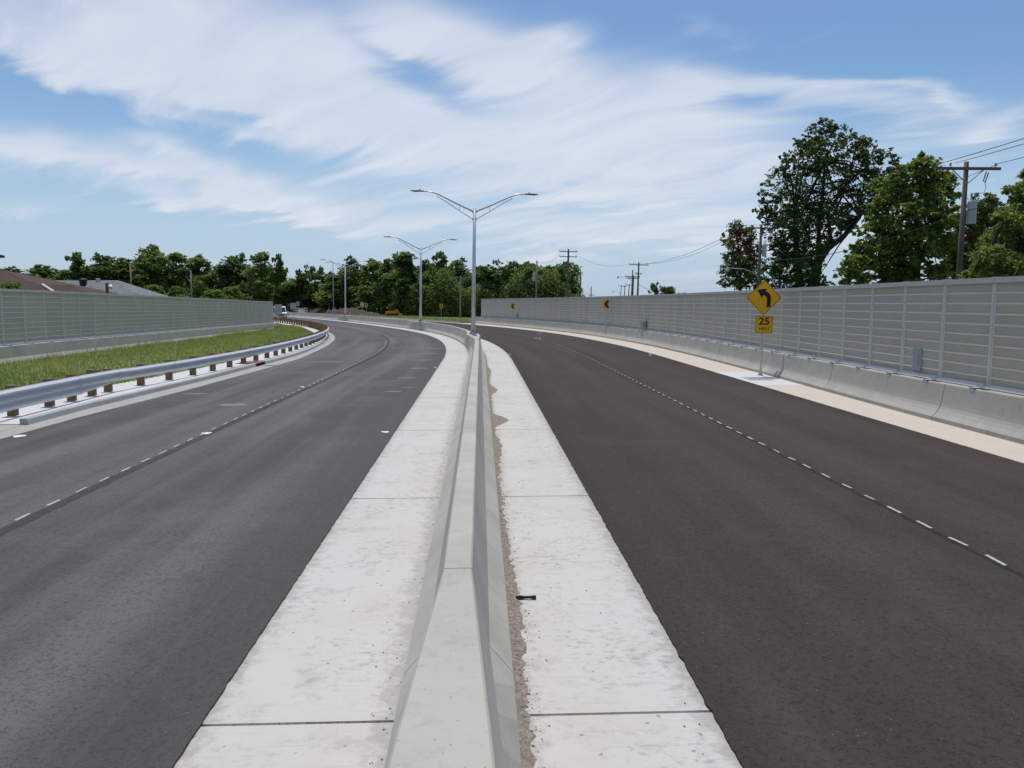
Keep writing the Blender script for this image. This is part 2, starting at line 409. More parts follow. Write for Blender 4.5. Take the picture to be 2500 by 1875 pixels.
def copy_tree(o, parent=None):
    c = o.copy(); COL.objects.link(c)
    if parent: c.parent = parent
    for ch in list(o.children): copy_tree(ch, c)
    return c
LEAN = 0.016          # the posts here stand a touch out of plumb, to the right
def Rz(a): return Matrix.Rotation(a, 4, 'Z')

# ------------------------------------------------------------------ road alignment: centre line of the median
KN = [-15,40,50,60,70,80,95,115,150,200,270]
TH = [.041,.041,.0935,.1518,.2235,.3012,.367,.3902,.4467,.5369,.6271]
DS = .25
S = np.arange(-15, 262, DS)
th_ = np.interp(S, KN, TH)
cx_ = np.cumsum(-np.sin(th_)*DS); cy_ = np.cumsum(np.cos(th_)*DS)
i0 = int(15/DS); cx_ += -.182 - cx_[i0]; cy_ -= cy_[i0]
def frame(s):
    t = float(np.interp(s, S, th_))
    return float(np.interp(s, S, cx_)), float(np.interp(s, S, cy_)), t
def at(s, off, z=0.0):
    x, y, t = frame(s)
    return Vector((x + off*math.cos(t), y + off*math.sin(t), z))
def pl(*kv):
    ks = [k for k, _ in kv]; vs = [v for _, v in kv]
    return lambda s: float(np.interp(s, ks, vs))
# lateral positions of every edge, metres from the centre line
R_in  = lambda s: 1.84
R_out = pl((0,10.15),(40,10.2),(60,10.4),(80,10.95),(105,11.7),(260,11.7))
RB    = pl((0,11.35),(20,11.6),(32,12.0),(50,12.3),(64,12.6),(80,13.0),(95,13.7),(112,14.6),(130,15.2))
L_in  = lambda s: -1.79
L_out = pl((0,-10.4),(20,-10.2),(27,-9.75),(35,-9.5),(41,-9.42),(49,-9.75),(58,-9.98),(75,-10.2),(260,-10.2))
KERB  = pl((0,-11.0),(19,-10.85),(22,-10.85),(30,-10.4),(38,-10.25),(44,-10.15),(55,-10.45),(63,-10.65),(260,-10.65))
POST  = pl((10,-12.1),(20,-11.95),(25,-11.75),(30,-11.2),(34,-10.95),(40,-10.85),(77,-11.0),(96,-11.15),(105,-11.5),(114,-12.0),(130,-13))
RDASH = pl((0,6.08),(45,6.0),(60,6.2),(75,6.75),(95,7.4),(260,7.4))
LDASH = pl((0,-6.2),(18,-6.07),(30,-5.9),(45,-5.82),(60,-5.95),(80,-6.2),(260,-6.3))
PADZ  = pl((0,.012),(18.5,.012),(25,.13),(120,.14))

def srange(a, b, extra=()):
    out = []; s = a
    while s < b:
        out.append(s); s += .5 if s < 30 else 1.0
    out.append(b)
    return sorted(set(out) | {e for e in extra if a < e < b})
def sweep(mb, prof, ss, mi=0, closed_ends=True):
    """prof(s) -> list of (offset, z); makes an open skin over the stations ss, with UV = (running width, s)"""
    base = len(mb.v); vs = []; uvs = []; n = None
    for s in ss:
        pr = prof(s); n = len(pr)
        for k, (o, z) in enumerate(pr):
            vs.append(at(s, o, z)); uvs.append((o, s))
    fs = []
    for i in range(len(ss)-1):
        for k in range(n-1):
            fs.append((i*n+k, i*n+k+1, (i+1)*n+k+1, (i+1)*n+k))
    if closed_ends and n > 2: fs += [tuple(range(n))[::-1], tuple((len(ss)-1)*n+k for k in range(n))]
    mb.add(vs, fs, mi, uvs)

# ------------------------------------------------------------------ the setting
g = MB(); R = 2600
g.add([(-R,-R,-.46),(R,-R,-.46),(R,R,-.46),(-R,R,-.46)], [(0,1,2,3)])
tag(g.build('ground', 'ground'), kind='structure')

def edge_noise(seed, amp):
    r = np.random.default_rng(seed); ks = np.arange(-20, 270, .045); vs = r.normal(0, amp, len(ks)); vs = vs*.75 + .3*np.convolve(vs, np.ones(3)/3, 'same')
    return lambda s: float(np.interp(s, ks, vs))
def asphalt(name, inn, out, m, seed, flip):
    e1, e2 = edge_noise(seed, .005), edge_noise(seed+1, .005)
    ss = [-1 + .05*i for i in range(int(19/.05))] + [18 + .12*i for i in range(int(14/.12))]; ss += srange(32.2, 256)
    def prof(s):
        a, b = inn(s)+e1(s), out(s)+e2(s)
        if a > b: a, b = b, a
        return [(a-.012, -.3), (a, .019)] + [(a + (b-a)*k/6, .022) for k in range(1, 6)] + [(b, .019), (b+.012, -.3)]
    mb = MB(); sweep(mb, prof, ss)
    return tag(mb.build(name, m), kind='structure')
road_r = asphalt('right_road', R_in, R_out, 'asphalt_dark', 3, False)
road_l = asphalt('left_road', L_out, L_in, 'asphalt_worn', 5, True)

SLABJ = [-1.0 + 6.3*i for i in range(0, 12)]
def slab(name, inn, out, m, s0, s1, z=0.0, joints=(), jw=.016, jd=.02):
    ex = [j+d for j in joints for d in (-jw, -jw*.6, jw*.6, jw)]
    js = set()
    for j in joints: js |= {round(j-jw*.6, 5), round(j+jw*.6, 5)}
    zf = z if callable(z) else (lambda s: z)
    def prof(s):
        dz = -jd if round(s, 5) in js else 0
        a, b = sorted((inn(s), out(s)))
        zz = zf(s) + dz
        return [(a, -.4), (a, zz), (a+(b-a)*.33, zz), (a+(b-a)*.67, zz), (b, zz), (b, -.4)]
    mb = MB(); sweep(mb, prof, srange(s0, s1, ex))
    return tag(mb.build(name, m), kind='structure')
slab('right_median_gutter', lambda s: .3, lambda s: R_in(s)+.05, 'slab_white', -12, 256, 0, [5.24+6.3*i for i in range(-2, 9)])
slab('left_median_gutter', lambda s: -.3, lambda s: L_in(s)-.05, 'slab_white', -12, 256, 0, [5.2+6.3*i for i in range(-2, 9)])
slab('right_gutter', lambda s: R_out(s)-.05, lambda s: RB(s)+.5, 'slab_cream', -5, 27.0, 0)
slab('right_gutter', lambda s: R_out(s)-.05, lambda s: RB(s)+.5, 'slab_fresh', 27.02, 32.6, .003)
slab('right_gutter', lambda s: R_out(s)-.05, lambda s: RB(s)+.5, 'slab_cream', 32.62, 112.5, 0)
slab('left_gutter', lambda s: KERB(s)-.05, lambda s: L_out(s)+.05, 'slab_white', 5, 256, 0)
# guardrail pad and kerb
slab('guardrail_pad', lambda s: POST(s)-1.1, lambda s: KERB(s)-.17, 'slab_fresh', 19.0, 128, PADZ, [22.5+4.6*i for i in range(20)], .012, .012)
slab('guardrail_pad', lambda s: POST(s)-1.6, lambda s: KERB(s)-.05, 'slab_white', 4, 18.98, .006)
kb = MB()
def kprof(s):
    k = KERB(s)
    return [(k-.19, -.3), (k-.19, .15), (k-.02, .155), (k+.005, .13), (k+.03, -.02)]
for a, b in ((19.0, 24.98), (25.0, 36.2), (37.7, 54.6), (54.62, 128)):
    sweep(kb, kprof, srange(a, b))
tag(kb.build('kerb', 'slab_kerb'), kind='structure')
# far kerb and verge on the outside of the bend, past the end of the right wall
kb = MB(); sweep(kb, lambda s: [(R_out(s)-.05,-.3),(R_out(s)-.05,.0),(R_out(s)+1.0,.0),(R_out(s)+1.04,.14),(R_out(s)+1.25,.14),(R_out(s)+1.25,-.3)], srange(112.6, 256))
tag(kb.build('far_kerb', 'slab_white'), kind='structure')
vg = MB(); sweep(vg, lambda s: [(R_out(s)+1.2, .06), (R_out(s)+3, .16), (R_out(s)+8, .1), (R_out(s)+16, 0), (R_out(s)+40, -.5)], srange(112.7, 256), closed_ends=False)
tag(vg.build('far_verge', 'turf'), kind='structure')

# lane dashes and stray paint belong to the road they are on
def dash_row(road, lat, s0, s1, seed):
    r = random.Random(seed); mb = MB(); s = s0
    while s < s1:
        L = r.uniform(.26, .36); w = .020*r.uniform(.7, 1.2); sk = r.uniform(-.012, .012); o = lat(s)
        if s > 40: L *= .9
        vs = [at(s, o-w+sk, .0265), at(s, o+w+sk, .0265), at(s+L, o+w-sk, .0265), at(s+L, o-w-sk, .0265)]
        b = [v - Vector((0,0,.012)) for v in vs]
        mb.add(vs+b, [(0,1,2,3),(0,4,5,1),(1,5,6,2),(2,6,7,3),(3,7,4,0)])
        s += r.uniform(.68, .78)
    return mb.build('lane_dashes', 'paint_dash', road)
def seam(road, lat, o0, o1, s0, s1, m, seed):
    e = edge_noise(seed, .012); e2 = edge_noise(seed+1, .012)
    mb = MB(); sweep(mb, lambda s: [(lat(s)+o0+e(s), .0238), (lat(s)+o1+e2(s), .0238)], [s0 + .15*i for i in range(int((s1-s0)/.15))], closed_ends=False)
    mb.build('paving_seam', m, road)
mat('seam_dark', rough=.9, spec=.12, fn=f_asphalt((.030,.027,.026), (.040,.036,.034), .8, 0))
mat('seam_mid', rough=.86, spec=.14, fn=f_asphalt((.052,.047,.045), (.082,.076,.073), .8, .1))
seam(road_r, RDASH, -.10, -.015, -5, 95, 'seam_dark', 41); seam(road_l, LDASH, .04, .24, 3, 75, 'seam_mid', 43)
mat('paint_dash', rough=.7, fn=f_soil((.54,.54,.52), (.30,.295,.285), 30))
dash_row(road_r, RDASH, 1, 92, 1); dash_row(road_l, LDASH, 4, 62, 2)
def ground_at(px, py, z=0.0):
    u = (px-1250)/F_PX; v = (937.5-py)/F_PX; c, s = math.cos(PITCH), math.sin(PITCH)
    t = (z-HC)/(-s+v*c)
    return Vector((u*t, (c+v*s)*t, z))
def PX(px, Y, py=HORIZON):
    u = (px-1250)/F_PX; v = (937.5-py)/F_PX
    return Y*u/(math.cos(PITCH)+v*math.sin(PITCH))
def PZ(py, Y):
    v = (937.5-py)/F_PX; c, s = math.cos(PITCH), math.sin(PITCH)
    return HC + Y*(-s+v*c)/(c+v*s)
def blob(mb, c, rx, ry, rot, seed, z=.0255):
    r = random.Random(seed); n = 14
    vs = []
    for k in range(n):
        a = 2*PI*k/n; q = r.uniform(.65, 1.15); x, y = rx*q*math.cos(a), ry*q*math.sin(a)
        vs.append((c.x + x*math.cos(rot)-y*math.sin(rot), c.y + x*math.sin(rot)+y*math.cos(rot), z))
    mb.add(vs, [tuple(range(n))])
mb = MB()
for i, (px, py, a, b) in enumerate([(47,1067,.22,.3),(504,1060,.2,.25),(941,1057,.14,.22),(738,946,.15,.22),(1063,898,.12,.25)]):
    blob(mb, ground_at(px, py), a*.6, b*.6, random.random(), i)
mb.build('paint_spots', 'paint_white', road_l)
mb = MB()
for i, (px, py, a, b) in enumerate([(1588,865,.25,.3),(1245,866,.15,.3),(1318,814,.2,.9),(1318,827,.2,.6),(1308,826,.3,.4),(1587,868,.2,.2)]):
    blob(mb, ground_at(px, py), a*.5, b*.5, random.random(), i+30)
mb.build('paint_spots', 'paint_white', road_r)
mb = MB()
for i, (px, py, a, b) in enumerate([(1060,851,.5,.35),(1050,864,.5,.35),(1038,880,.45,.3),(1020,900,.45,.35),(995,924,.4,.25),(800,884,1.0,.25),(670,893,.5,.2),(960,958,.35,.2),(565,990,.4,.4),(480,963,.5,.2),(1000,948,.3,.12)]):
    blob(mb, ground_at(px, py), a, b*.8, random.uniform(-.15,.15), i+60, .0245)
mb.build('scuff_marks', 'paint_dusty', road_l)

# ------------------------------------------------------------------ median barrier with flares at the lamp bases
def s_of_px(px, z, lo, hi):
    best = min(np.arange(lo, hi, .05), key=lambda s: abs(1250 + F_PX*at(s,0).x/at(s,0).y - px))
    return float(best)
S_L1, S_L2, S_L3, S_L4 = s_of_px(1155.5, .93, 44, 56), s_of_px(1027.5, .93, 80, 100), s_of_px(845, .93, 120, 150), 186.0
LAMPS = [-.6, S_L1, S_L2, S_L3, S_L4]
BH = .93
def flare(s):
    return max(max(0.0, min(1.0, (6.3-abs(s-L))/5.4)) for L in LAMPS)
mj = [5.72 + 6.68*i for i in range(-2, 30)]
mj = [j for j in mj if all(abs(j-L) > 1.2 for L in LAMPS)]
mset = set()
for j in mj: mset |= {round(j-.004, 5), round(j+.004, 5)}
def mprof(s):
    w = flare(s); d = .016 if round(s, 5) in mset else 0
    hb = .425; p2 = (.245+(.405-.245)*w, .30+(.905-.30)*w); p3 = (.112+(.385-.112)*w, BH)
    half = [(hb-d, -.2), (hb-d, .085+.03*w), (p2[0]-d, p2[1]), (p3[0]-d, p3[1]-.014), (p3[0]-.014-d, p3[1]-d)]
    return [(-o, z) for o, z in half] + [(o, z) for o, z in half[::-1]]
ex = [j+d for j in mj for d in (-.007, -.004, .004, .007)] + [L+q for L in LAMPS for q in (-6.3,-.9,.9,6.3)]
mb = MB(); sweep(mb, mprof, srange(-10, 250, ex))
med = mb.build('median_barrier', 'barrier_grey')
tag(med, 'long low grey concrete barrier on the median, widening to blocks under the street lamps', 'barrier')

# ------------------------------------------------------------------ side barriers
def rb_joints(): return [18.8 + 6.6*i for i in range(-2, 15)]
rset = set()
for j in rb_joints(): rset |= {round(j-.012, 5), round(j+.012, 5)}
def rprof(s):
    b = RB(s); d = .03 if round(s, 5) in rset else 0
    return [(b+d,-.2),(b+d,.10),(b+.012+d,.115),(b+.09+d,.20),(b+.155+d,.29),(b+.19+d,.36),(b+.212+d,.45),(b+.23+d,.55),(b+.285+d,.89),(b+.292+d,.915),(b+.31+d,BH-d),(b+.62,BH-d),(b+.62,-.2)]
mb = MB(); ex = [j+d for j in rb_joints() for d in (-.016,-.012,.012,.016)]
sweep(mb, rprof, srange(4, 111.5, ex))
tag(mb.build('roadside_barrier', 'barrier_tan'), 'tan grey concrete barrier along the right road, carrying the longer noise wall', 'barrier')

LW0, LW1 = Vector((-22.9, 30.0, 0)), Vector((-29.7, 96.0, 0))
LWZ = lambda y: float(np.interp(y, [30, 39.5, 96], [1.02, .98, .50]))       # top of the left barrier
mb = MB(); n = 34
ld = (LW1-LW0); ln = ld.length; lt = ld.normalized(); lnrm = Vector((lt.y, -lt.x, 0))   # normal faces the road (+X)
vs = []
for i in range(n+1):
    p = LW0 + ld*(i/n); zt = LWZ(p.y)
    for o, z in ((.56,-1.0),(.56,zt-.80),(.41,zt-.55),(.345,zt-.02),(.32,zt),(-.2,zt),(-.2,-1.0)):
        q = p + lnrm*o; vs.append((q.x, q.y, z))
fs = [(i*7+k, (i+1)*7+k, (i+1)*7+k+1, i*7+k+1) for i in range(n) for k in range(6)] + [tuple(range(7)), tuple(n*7+k for k in range(7))[::-1]]
mb.add(vs, fs)
tag(mb.build('roadside_barrier', 'barrier_tan'), 'concrete barrier behind the grass verge, carrying the shorter left noise wall', 'barrier')

# ------------------------------------------------------------------ noise walls: panel, post, bracket, cap built once and copied
PW, PH, NR = 1.96, 2.48, 10
def panel_mesh():
    mb = MB(); x0, x1 = .03, PW-.03
    mb.add([(x0,0,0),(x1,0,0),(x1,0,PH),(x0,0,PH)], [(0,1,2,3)], 0, [(x0,0),(x1,0),(x1,PH),(x0,PH)])
    mb.add([(x0,.1,0),(x1,.1,0),(x1,.1,PH),(x0,.1,PH)], [(3,2,1,0),], 0, [(x0,0),(x1,0),(x1,PH),(x0,PH)])
    for k in range(1, NR):
        z = PH*k/NR
        poly = [(0,z-.022),(-.020,z-.017),(-.029,z),(-.020,z+.017),(0,z+.022)]
        vs = [(x0,y,zz) for y, zz in poly] + [(x1,y,zz) for y, zz in poly]
        mb.add(vs, [(i,i+1,i+6,i+5) for i in range(4)] + [(4,3,2,1,0),(5,6,7,8,9)], 1)
    mb.box((x0+.02,-.012,PH/2), (.05,.024,PH), mi=1); mb.box((x1-.02,-.012,PH/2), (.05,.024,PH), mi=1)
    mb.box((PW/2,-.012,.02), (x1-x0-.1,.024,.04), mi=1)
    return mb
def make_wall_parts(parent):
    p = panel_mesh().build('panel', ['panel_perforated', 'panel_tube'], parent)
    q = MB()   # H post: two flanges and a web
    q.box((0,-.032,PH/2-.02), (.075,.012,PH+.04)); q.box((0,.15,PH/2-.02), (.125,.012,PH+.04)); q.box((0,.06,PH/2-.02), (.012,.168,PH+.04))
    q = q.build('post', 'post_steel', parent)
    c = MB(); c.box((PW/2,.045,PH+.05), (PW-.012,.24,.13)); c.box((0,.045,PH+.058), (.10,.252,.135)); c = c.build('cap', 'panel_cap', parent)
    b = MB()
    b.box((-.12,-.205,-.004), (.17,.27,.016)); b.box((-.12,-.338,-.055), (.17,.012,.115))
    b.prism([(-.24,.004),(.02,.004),(.02,.10),(-.16,.10),(-.23,.05)], -.16, -.148)
    b.box((.1,-.12,-.004), (.24,.10,.014))
    b = b.build('bracket', 'galvanised', parent)
    a = MB(); a.box((PW/2,-.075,.045), (PW-.02,.012,.09)); a.box((PW/2,-.11,.006), (PW-.02,.07,.012)); a = a.build('sill_angle', 'galvanised', parent)
    k_ = MB(); k_.box((-.11,-.2,-.0155), (.22,.30,.011)); k_.box((.14,-.2,-.0155), (.26,.12,.0109)); k_ = k_.build('bracket_gap_shade', 'machine_black', parent)  # thin black boxes added as the shade of the gap under each bracket
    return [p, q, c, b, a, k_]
def noise_wall(pts, zs, label, facing):
    root = thing('noise_wall', tuple(pts[0]), label=label, cat='noise wall')
    inv = Matrix.Translation(-pts[0])
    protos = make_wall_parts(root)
    for i in range(len(pts)-1):
        a, b = pts[i], pts[i+1]; d = b-a; ang = math.atan2(d.y, d.x)
        kx = math.hypot(d.x, d.y)/PW
        sl = (zs[i+1]-zs[i])/PW
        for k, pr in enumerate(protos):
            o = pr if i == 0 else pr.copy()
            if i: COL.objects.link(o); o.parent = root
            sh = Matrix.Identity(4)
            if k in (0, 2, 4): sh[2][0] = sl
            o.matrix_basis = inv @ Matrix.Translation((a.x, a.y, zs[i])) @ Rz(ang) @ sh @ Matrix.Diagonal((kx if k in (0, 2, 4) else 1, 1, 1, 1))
    e = protos[1].copy(); COL.objects.link(e); e.parent = root
    a = pts[-1]; e.matrix_basis = inv @ Matrix.Translation((a.x, a.y, zs[-1])) @ Rz(ang)
    return root
# right wall: walk along the curve from far to near so that local -Y faces the road
def walk(fn, s0, s1, step):
    out = [fn(s0)]; s = s0; sg = 1 if s1 > s0 else -1
    while (s1-s)*sg > 0:
        s += .02*sg; p = fn(s)
        if (p-out[-1]).length >= step: out.append(p)
    return out
wall_fn = lambda s: at(s, RB(s)+.62, 0)
rp = walk(wall_fn, 109.45, 5.0, PW)
# posts are aligned to a post seen near the front of the photo
right_wall = noise_wall(rp, [BH+.022]*len(rp), 'tall grey panelled noise wall on the barrier curving along the right road', -1)
lp = []
k = 0
while k*PW < ln: p = LW1 - lt*(k*PW) - lnrm*.02; lp.append(p); k += 1
lp = lp[::-1]
left_wall = noise_wall(lp, [LWZ(p.y)+.022 for p in lp], 'tall grey panelled noise wall beyond the grass verge on the left', 1)
# access hatch and cabinets on the right wall
def wall_frame(px):
    best = min(range(len(rp)-1), key=lambda i: abs(1250+F_PX*((rp[i].x+rp[i+1].x)/2)/((rp[i].y+rp[i+1].y)/2) - px))
    a, b = rp[best], rp[best+1]; d = b-a
    tt = min(np.linspace(0.1, .9, 33), key=lambda t: abs(1250+F_PX*(a+d*t).x/(a+d*t).y - px))
    return a + d*float(tt), math.atan2(d.y, d.x)
p, ang = wall_frame(2245)
h = MB(); h.box((0,-.03,0), (.40,.06,.62)); 
h = h.build('access_hatch', 'utility_grey', right_wall); h.matrix_basis = Matrix.Translation((p.x-rp[0].x, p.y-rp[0].y, 1.42)) @ Rz(ang)
hd = MB(); hd.box((0,-.068,-.02), (.26,.016,.36)); hd.box((.03,-.085,-.03), (.13,.02,.02)); hd.box((0,-.066,.25), (.22,.012,.05)); hd.build('hatch_door', 'steel_grey', h)
p, ang = wall_frame(1577)
cb = thing('utility_cabinet', (p.x, p.y, 1.1), (0,0,ang), 'grey metal cabinet fixed to the long right noise wall between chevron sign and curve sign', 'cabinet')
m_ = MB(); m_.box((0,-.22,.32), (.42,.30,.48)); m_.box((0,-.382,.32), (.36,.02,.40)); m_.build('case', 'utility_grey', cb)
m_ = MB(); m_.tube([(.25,-.1,-.1),(.25,-.1,.68)], .03, 8); m_.build('conduit', 'steel_grey', cb)
p, ang = wall_frame(1264.5)
cb = thing('utility_cabinet', (p.x, p.y, 1.05), (0,0,ang), 'small grey cabinet far along the right noise wall beside the more distant chevron sign', 'cabinet')
m_ = MB(); m_.box((0,-.12,.32), (.30,.2,.62)); m_.box((0,-.227,.32), (.24,.014,.5)); m_.build('case', 'utility_grey', cb)

# ------------------------------------------------------------------ guardrail
def railprof(kind_mix, h_top):
    """returns list of (out, z): kind_mix 0 = W beam, 1 = thrie beam"""
    t = kind_mix; top = h_top; 
    def lob(z0, z1, k=9):
        return [(.10*(.5-.5*math.cos(2*PI*i/k)), z0+(z1-z0)*i/k) for i in range(k+1)]
    HW = .185
    a = lob(top, top-HW); b = lob(top-HW, top-2*HW)
    c = lob(top-2*HW, top-2*HW-.185*t)
    c = [(o*t, z) for o, z in c]
    return a + b[1:] + c[1:]
RAILZ = pl((0,.90),(20,.89),(23,.87),(26,.82),(120,.82))
def kind_mix(s): return max(0, min(1, (25.3-s)/2.3))
gr_root = thing('guardrail', tuple(at(40, POST(40))), label='galvanised steel guardrail on timber posts curving along the left road', cat='guardrail')
org = at(40, POST(40))
mb = MB()
gs = srange(6, 126, [22.7, 24.9])
def gprof(s):
    o0 = POST(s) + .24
    front = [(o0+o, z+PADZ(s)-.13) for o, z in railprof(kind_mix(s), RAILZ(s))]
    back = [(o-.006, z) for o, z in front[::-1]]
    return front + back
sweep(mb, gprof, gs)
mb.v = [(x-org.x, y-org.y, z) for x, y, z in mb.v]
mb.build('beam', 'rail_steel', gr_root)
for js in [23.0, 25.3, 28.8, 36.6, 44.4, 52.2, 60, 67.8]:
    mb = MB(); 
    def jp(s, js=js):
        o0 = POST(s)+.25
        return [(o0+o*1.03, z+PADZ(s)-.13) for o, z in railprof(kind_mix(js), RAILZ(js))]
    sweep(mb, jp, [js-.13, js+.13], closed_ends=False)
    for dz in (.09, .28):
        for dd in (-.09, .09):
            q = at(js+dd, POST(js)+.335, RAILZ(js)-dz+PADZ(js)-.13); mb.box(q, (.03,.03,.03))
    mb.v = [(x-org.x, y-org.y, z) for x, y, z in mb.v]
    mb.build('splice', 'rail_steel', gr_root, smooth=False)
# posts from the photo at the near end (closer together by the thrie beam), then every 1.905 m
pst = [13.2, 14.2, 15.1, 16.1, 17.1, 18.2, 19.2, 20.3, 21.9, 23.0, 24.1, 25.05] + [26.95 + 1.905*i for i in range(52)]
pm = MB(); pm.box((0,0,.26), (.21,.16,1.2), mi=0); pm.box((0,0,.8615), (.214,.164,.005), mi=1)
bm_ = MB(); bm_.box((.175,0,.67), (.14,.15,.36)); bm_.box((.175,0,.8515), (.144,.154,.005), mi=1)
pp = pm.build('post', ['post_timber', 'timber_end'], gr_root); bb = bm_.build('block', ['post_timber', 'timber_end'], pp)
for i, s in enumerate(pst):
    o, b2 = (pp, bb) if i == 0 else (pp.copy(), bb.copy())
    if i:
        COL.objects.link(o); o.parent = gr_root; COL.objects.link(b2); b2.parent = o
    q = at(s, POST(s)-.02); t = frame(s)[2]
    o.matrix_basis = Matrix.Translation((q.x-org.x, q.y-org.y, PADZ(s)-.13+random.uniform(-.01,.015) + (.05 if s < 25 else 0))) @ Rz(t+random.uniform(-.03,.03))
# drain inlet in the kerb
q = at(36.95, KERB(36.95)-.1); t = frame(36.95)[2]
di = thing('drain_inlet', tuple(q), (0,0,t), 'rusty drain inlet set into the left kerb below the guardrail', 'drain')
m_ = MB(); m_.box((-.35,0,.1385), (.95,1.5,.045)); m_.build('cover', 'rust', di)
m_ = MB(); m_.box((.0,0,.05), (.12,1.44,.12)); m_.build('opening', 'void', di)

# ------------------------------------------------------------------ grass verge on the left
def verge_z(p):
    return 0
mb = MB(); rows = []
ssv = srange(6, 130)
vsv = []; NV = 9
for s in ssv:
    a = at(s, POST(s)-1.0); 
    y = a.y
    if y < 96: wx = LW0.x + (y-LW0.y)/(LW1.y-LW0.y)*(LW1.x-LW0.x) + .35; wz = LWZ(y)-.80
    else: wx = a.x - 16; wz = -.3
    if wx > a.x-.5: wx = a.x-6
    for k in range(NV):
        t = k/(NV-1); x = a.x + (wx-a.x)*t
        z = (PADZ(s)-.01)*(1-t) + wz*t + .10*math.sin(t*PI)
        vsv.append((x, y + (0 if y < 96 else -6*t), z))
fsv = [(i*NV+k+1, i*NV+k, (i+1)*NV+k, (i+1)*NV+k+1) for i in range(len(ssv)-1) for k in range(NV-1)]
mb.add(vsv, fsv)
tag(mb.build('grass_verge', 'turf'), kind='structure')
def tri_mesh(name, verts, faces_n, tint, m, parent=None, per=3):
    nv = len(verts); nf = nv//per
    me = bpy.data.meshes.new(name); me.vertices.add(nv); me.loops.add(nv); me.polygons.add(nf)
    me.vertices.foreach_set('co', np.asarray(verts, dtype=np.float32).ravel())
    me.loops.foreach_set('vertex_index', np.arange(nv, dtype=np.int32))
    me.polygons.foreach_set('loop_start', np.arange(0, nv, per, dtype=np.int32))
    me.polygons.foreach_set('loop_total', np.full(nf, per, dtype=np.int32))
    at_ = me.attributes.new('tint', 'FLOAT', 'FACE'); at_.data.foreach_set('value', np.asarray(tint, dtype=np.float32))
    me.materials.append(MATS[m]); me.update(); me.validate()
    o = bpy.data.objects.new(name, me); COL.objects.link(o)
    if parent: o.parent = parent
    return o
def blades(P, h, w, tint):
    """P (n,3) roots -> triangles"""
    n = len(P); a = RNG.uniform(0, 2*PI, n); lean = RNG.normal(0, .35, (n, 2))*h[:, None]
    d = np.stack([np.cos(a), np.sin(a), np.zeros(n)], 1)*w[:, None]
    tip = P + np.stack([lean[:, 0], lean[:, 1], h], 1)
    V = np.stack([P-d, P+d, tip], 1).reshape(-1, 3)
    return V
V_ = np.array(vsv).reshape(len(ssv), NV, 3)
def on_verge(n, tmin=0.0, tmax=1.0, tpow=1.0, smax=None):
    i = RNG.uniform(0, (smax or len(ssv)-1.001), n); t = (tmin + (tmax-tmin)*RNG.uniform(0, 1, n)**tpow)*(NV-1)
    t = np.minimum(t, NV-1.001)
    i0_, t0_ = i.astype(int), t.astype(int); fi, ft = (i-i0_)[:, None], (t-t0_)[:, None]
    return (V_[i0_,t0_]*(1-fi)*(1-ft) + V_[i0_+1,t0_]*fi*(1-ft) + V_[i0_,t0_+1]*(1-fi)*ft + V_[i0_+1,t0_+1]*fi*ft)
P1 = on_verge(90000); nz = np.sin(P1[:,0]*.9+np.cos(P1[:,1]*.35)*2)*np.cos(P1[:,1]*.55+P1[:,0]*.3)
h1 = RNG.uniform(.07,.20,len(P1))*(1+.35*nz); w1 = RNG.uniform(.012,.03,len(P1))
t1 = np.clip(.45+.28*nz+RNG.normal(0,.22,len(P1)), 0, 1); t1[RNG.uniform(size=len(P1)) < .05] = 2
# taller seed stalks along the foot of the wall
P2 = on_verge(900, .86, 1.0); h2 = RNG.uniform(.25,.75,900); w2 = np.full(900,.012); t2 = np.where(RNG.uniform(size=900) < .45, 2., .2)
clump = P2[RNG.integers(0, 60, 2400)] + RNG.normal(0,.28,(2400,3))*np.array([1,1,0]); h3 = RNG.uniform(.12,.5,2400); w3 = np.full(2400,.018); t3 = np.clip(RNG.normal(.45,.25,2400),0,1)
VV = np.concatenate([blades(P1,h1,w1,t1), blades(P2,h2,w2,t2), blades(clump,h3,w3,t3)])
gr = tri_mesh('grass', VV, None, np.concatenate([t1,t2,t3]), 'grass_blade')
tag(gr, 'uncut green grass between the guardrail and the left noise wall', 'grass', kind='stuff')
# rough grass and weeds on the far verge
ps = []
for _ in range(16000):
    s = random.uniform(113, 215); o = R_out(s)+1.3+abs(random.gauss(0,1))*4
    q = at(s, o, .05); ps.append(q)
P4 = np.array(ps); h4 = RNG.uniform(.12,.4,len(P4)); w4 = np.full(len(P4), .05)
t4 = np.clip(RNG.normal(.5,.25,len(P4)),0,1); t4[RNG.uniform(size=len(P4)) < .12] = 2
tag(tri_mesh('weeds', blades(P4,h4,w4,t4), None, t4, 'grass_blade'), 'rough weeds on the far verge in front of the wood', 'weeds', kind='stuff')

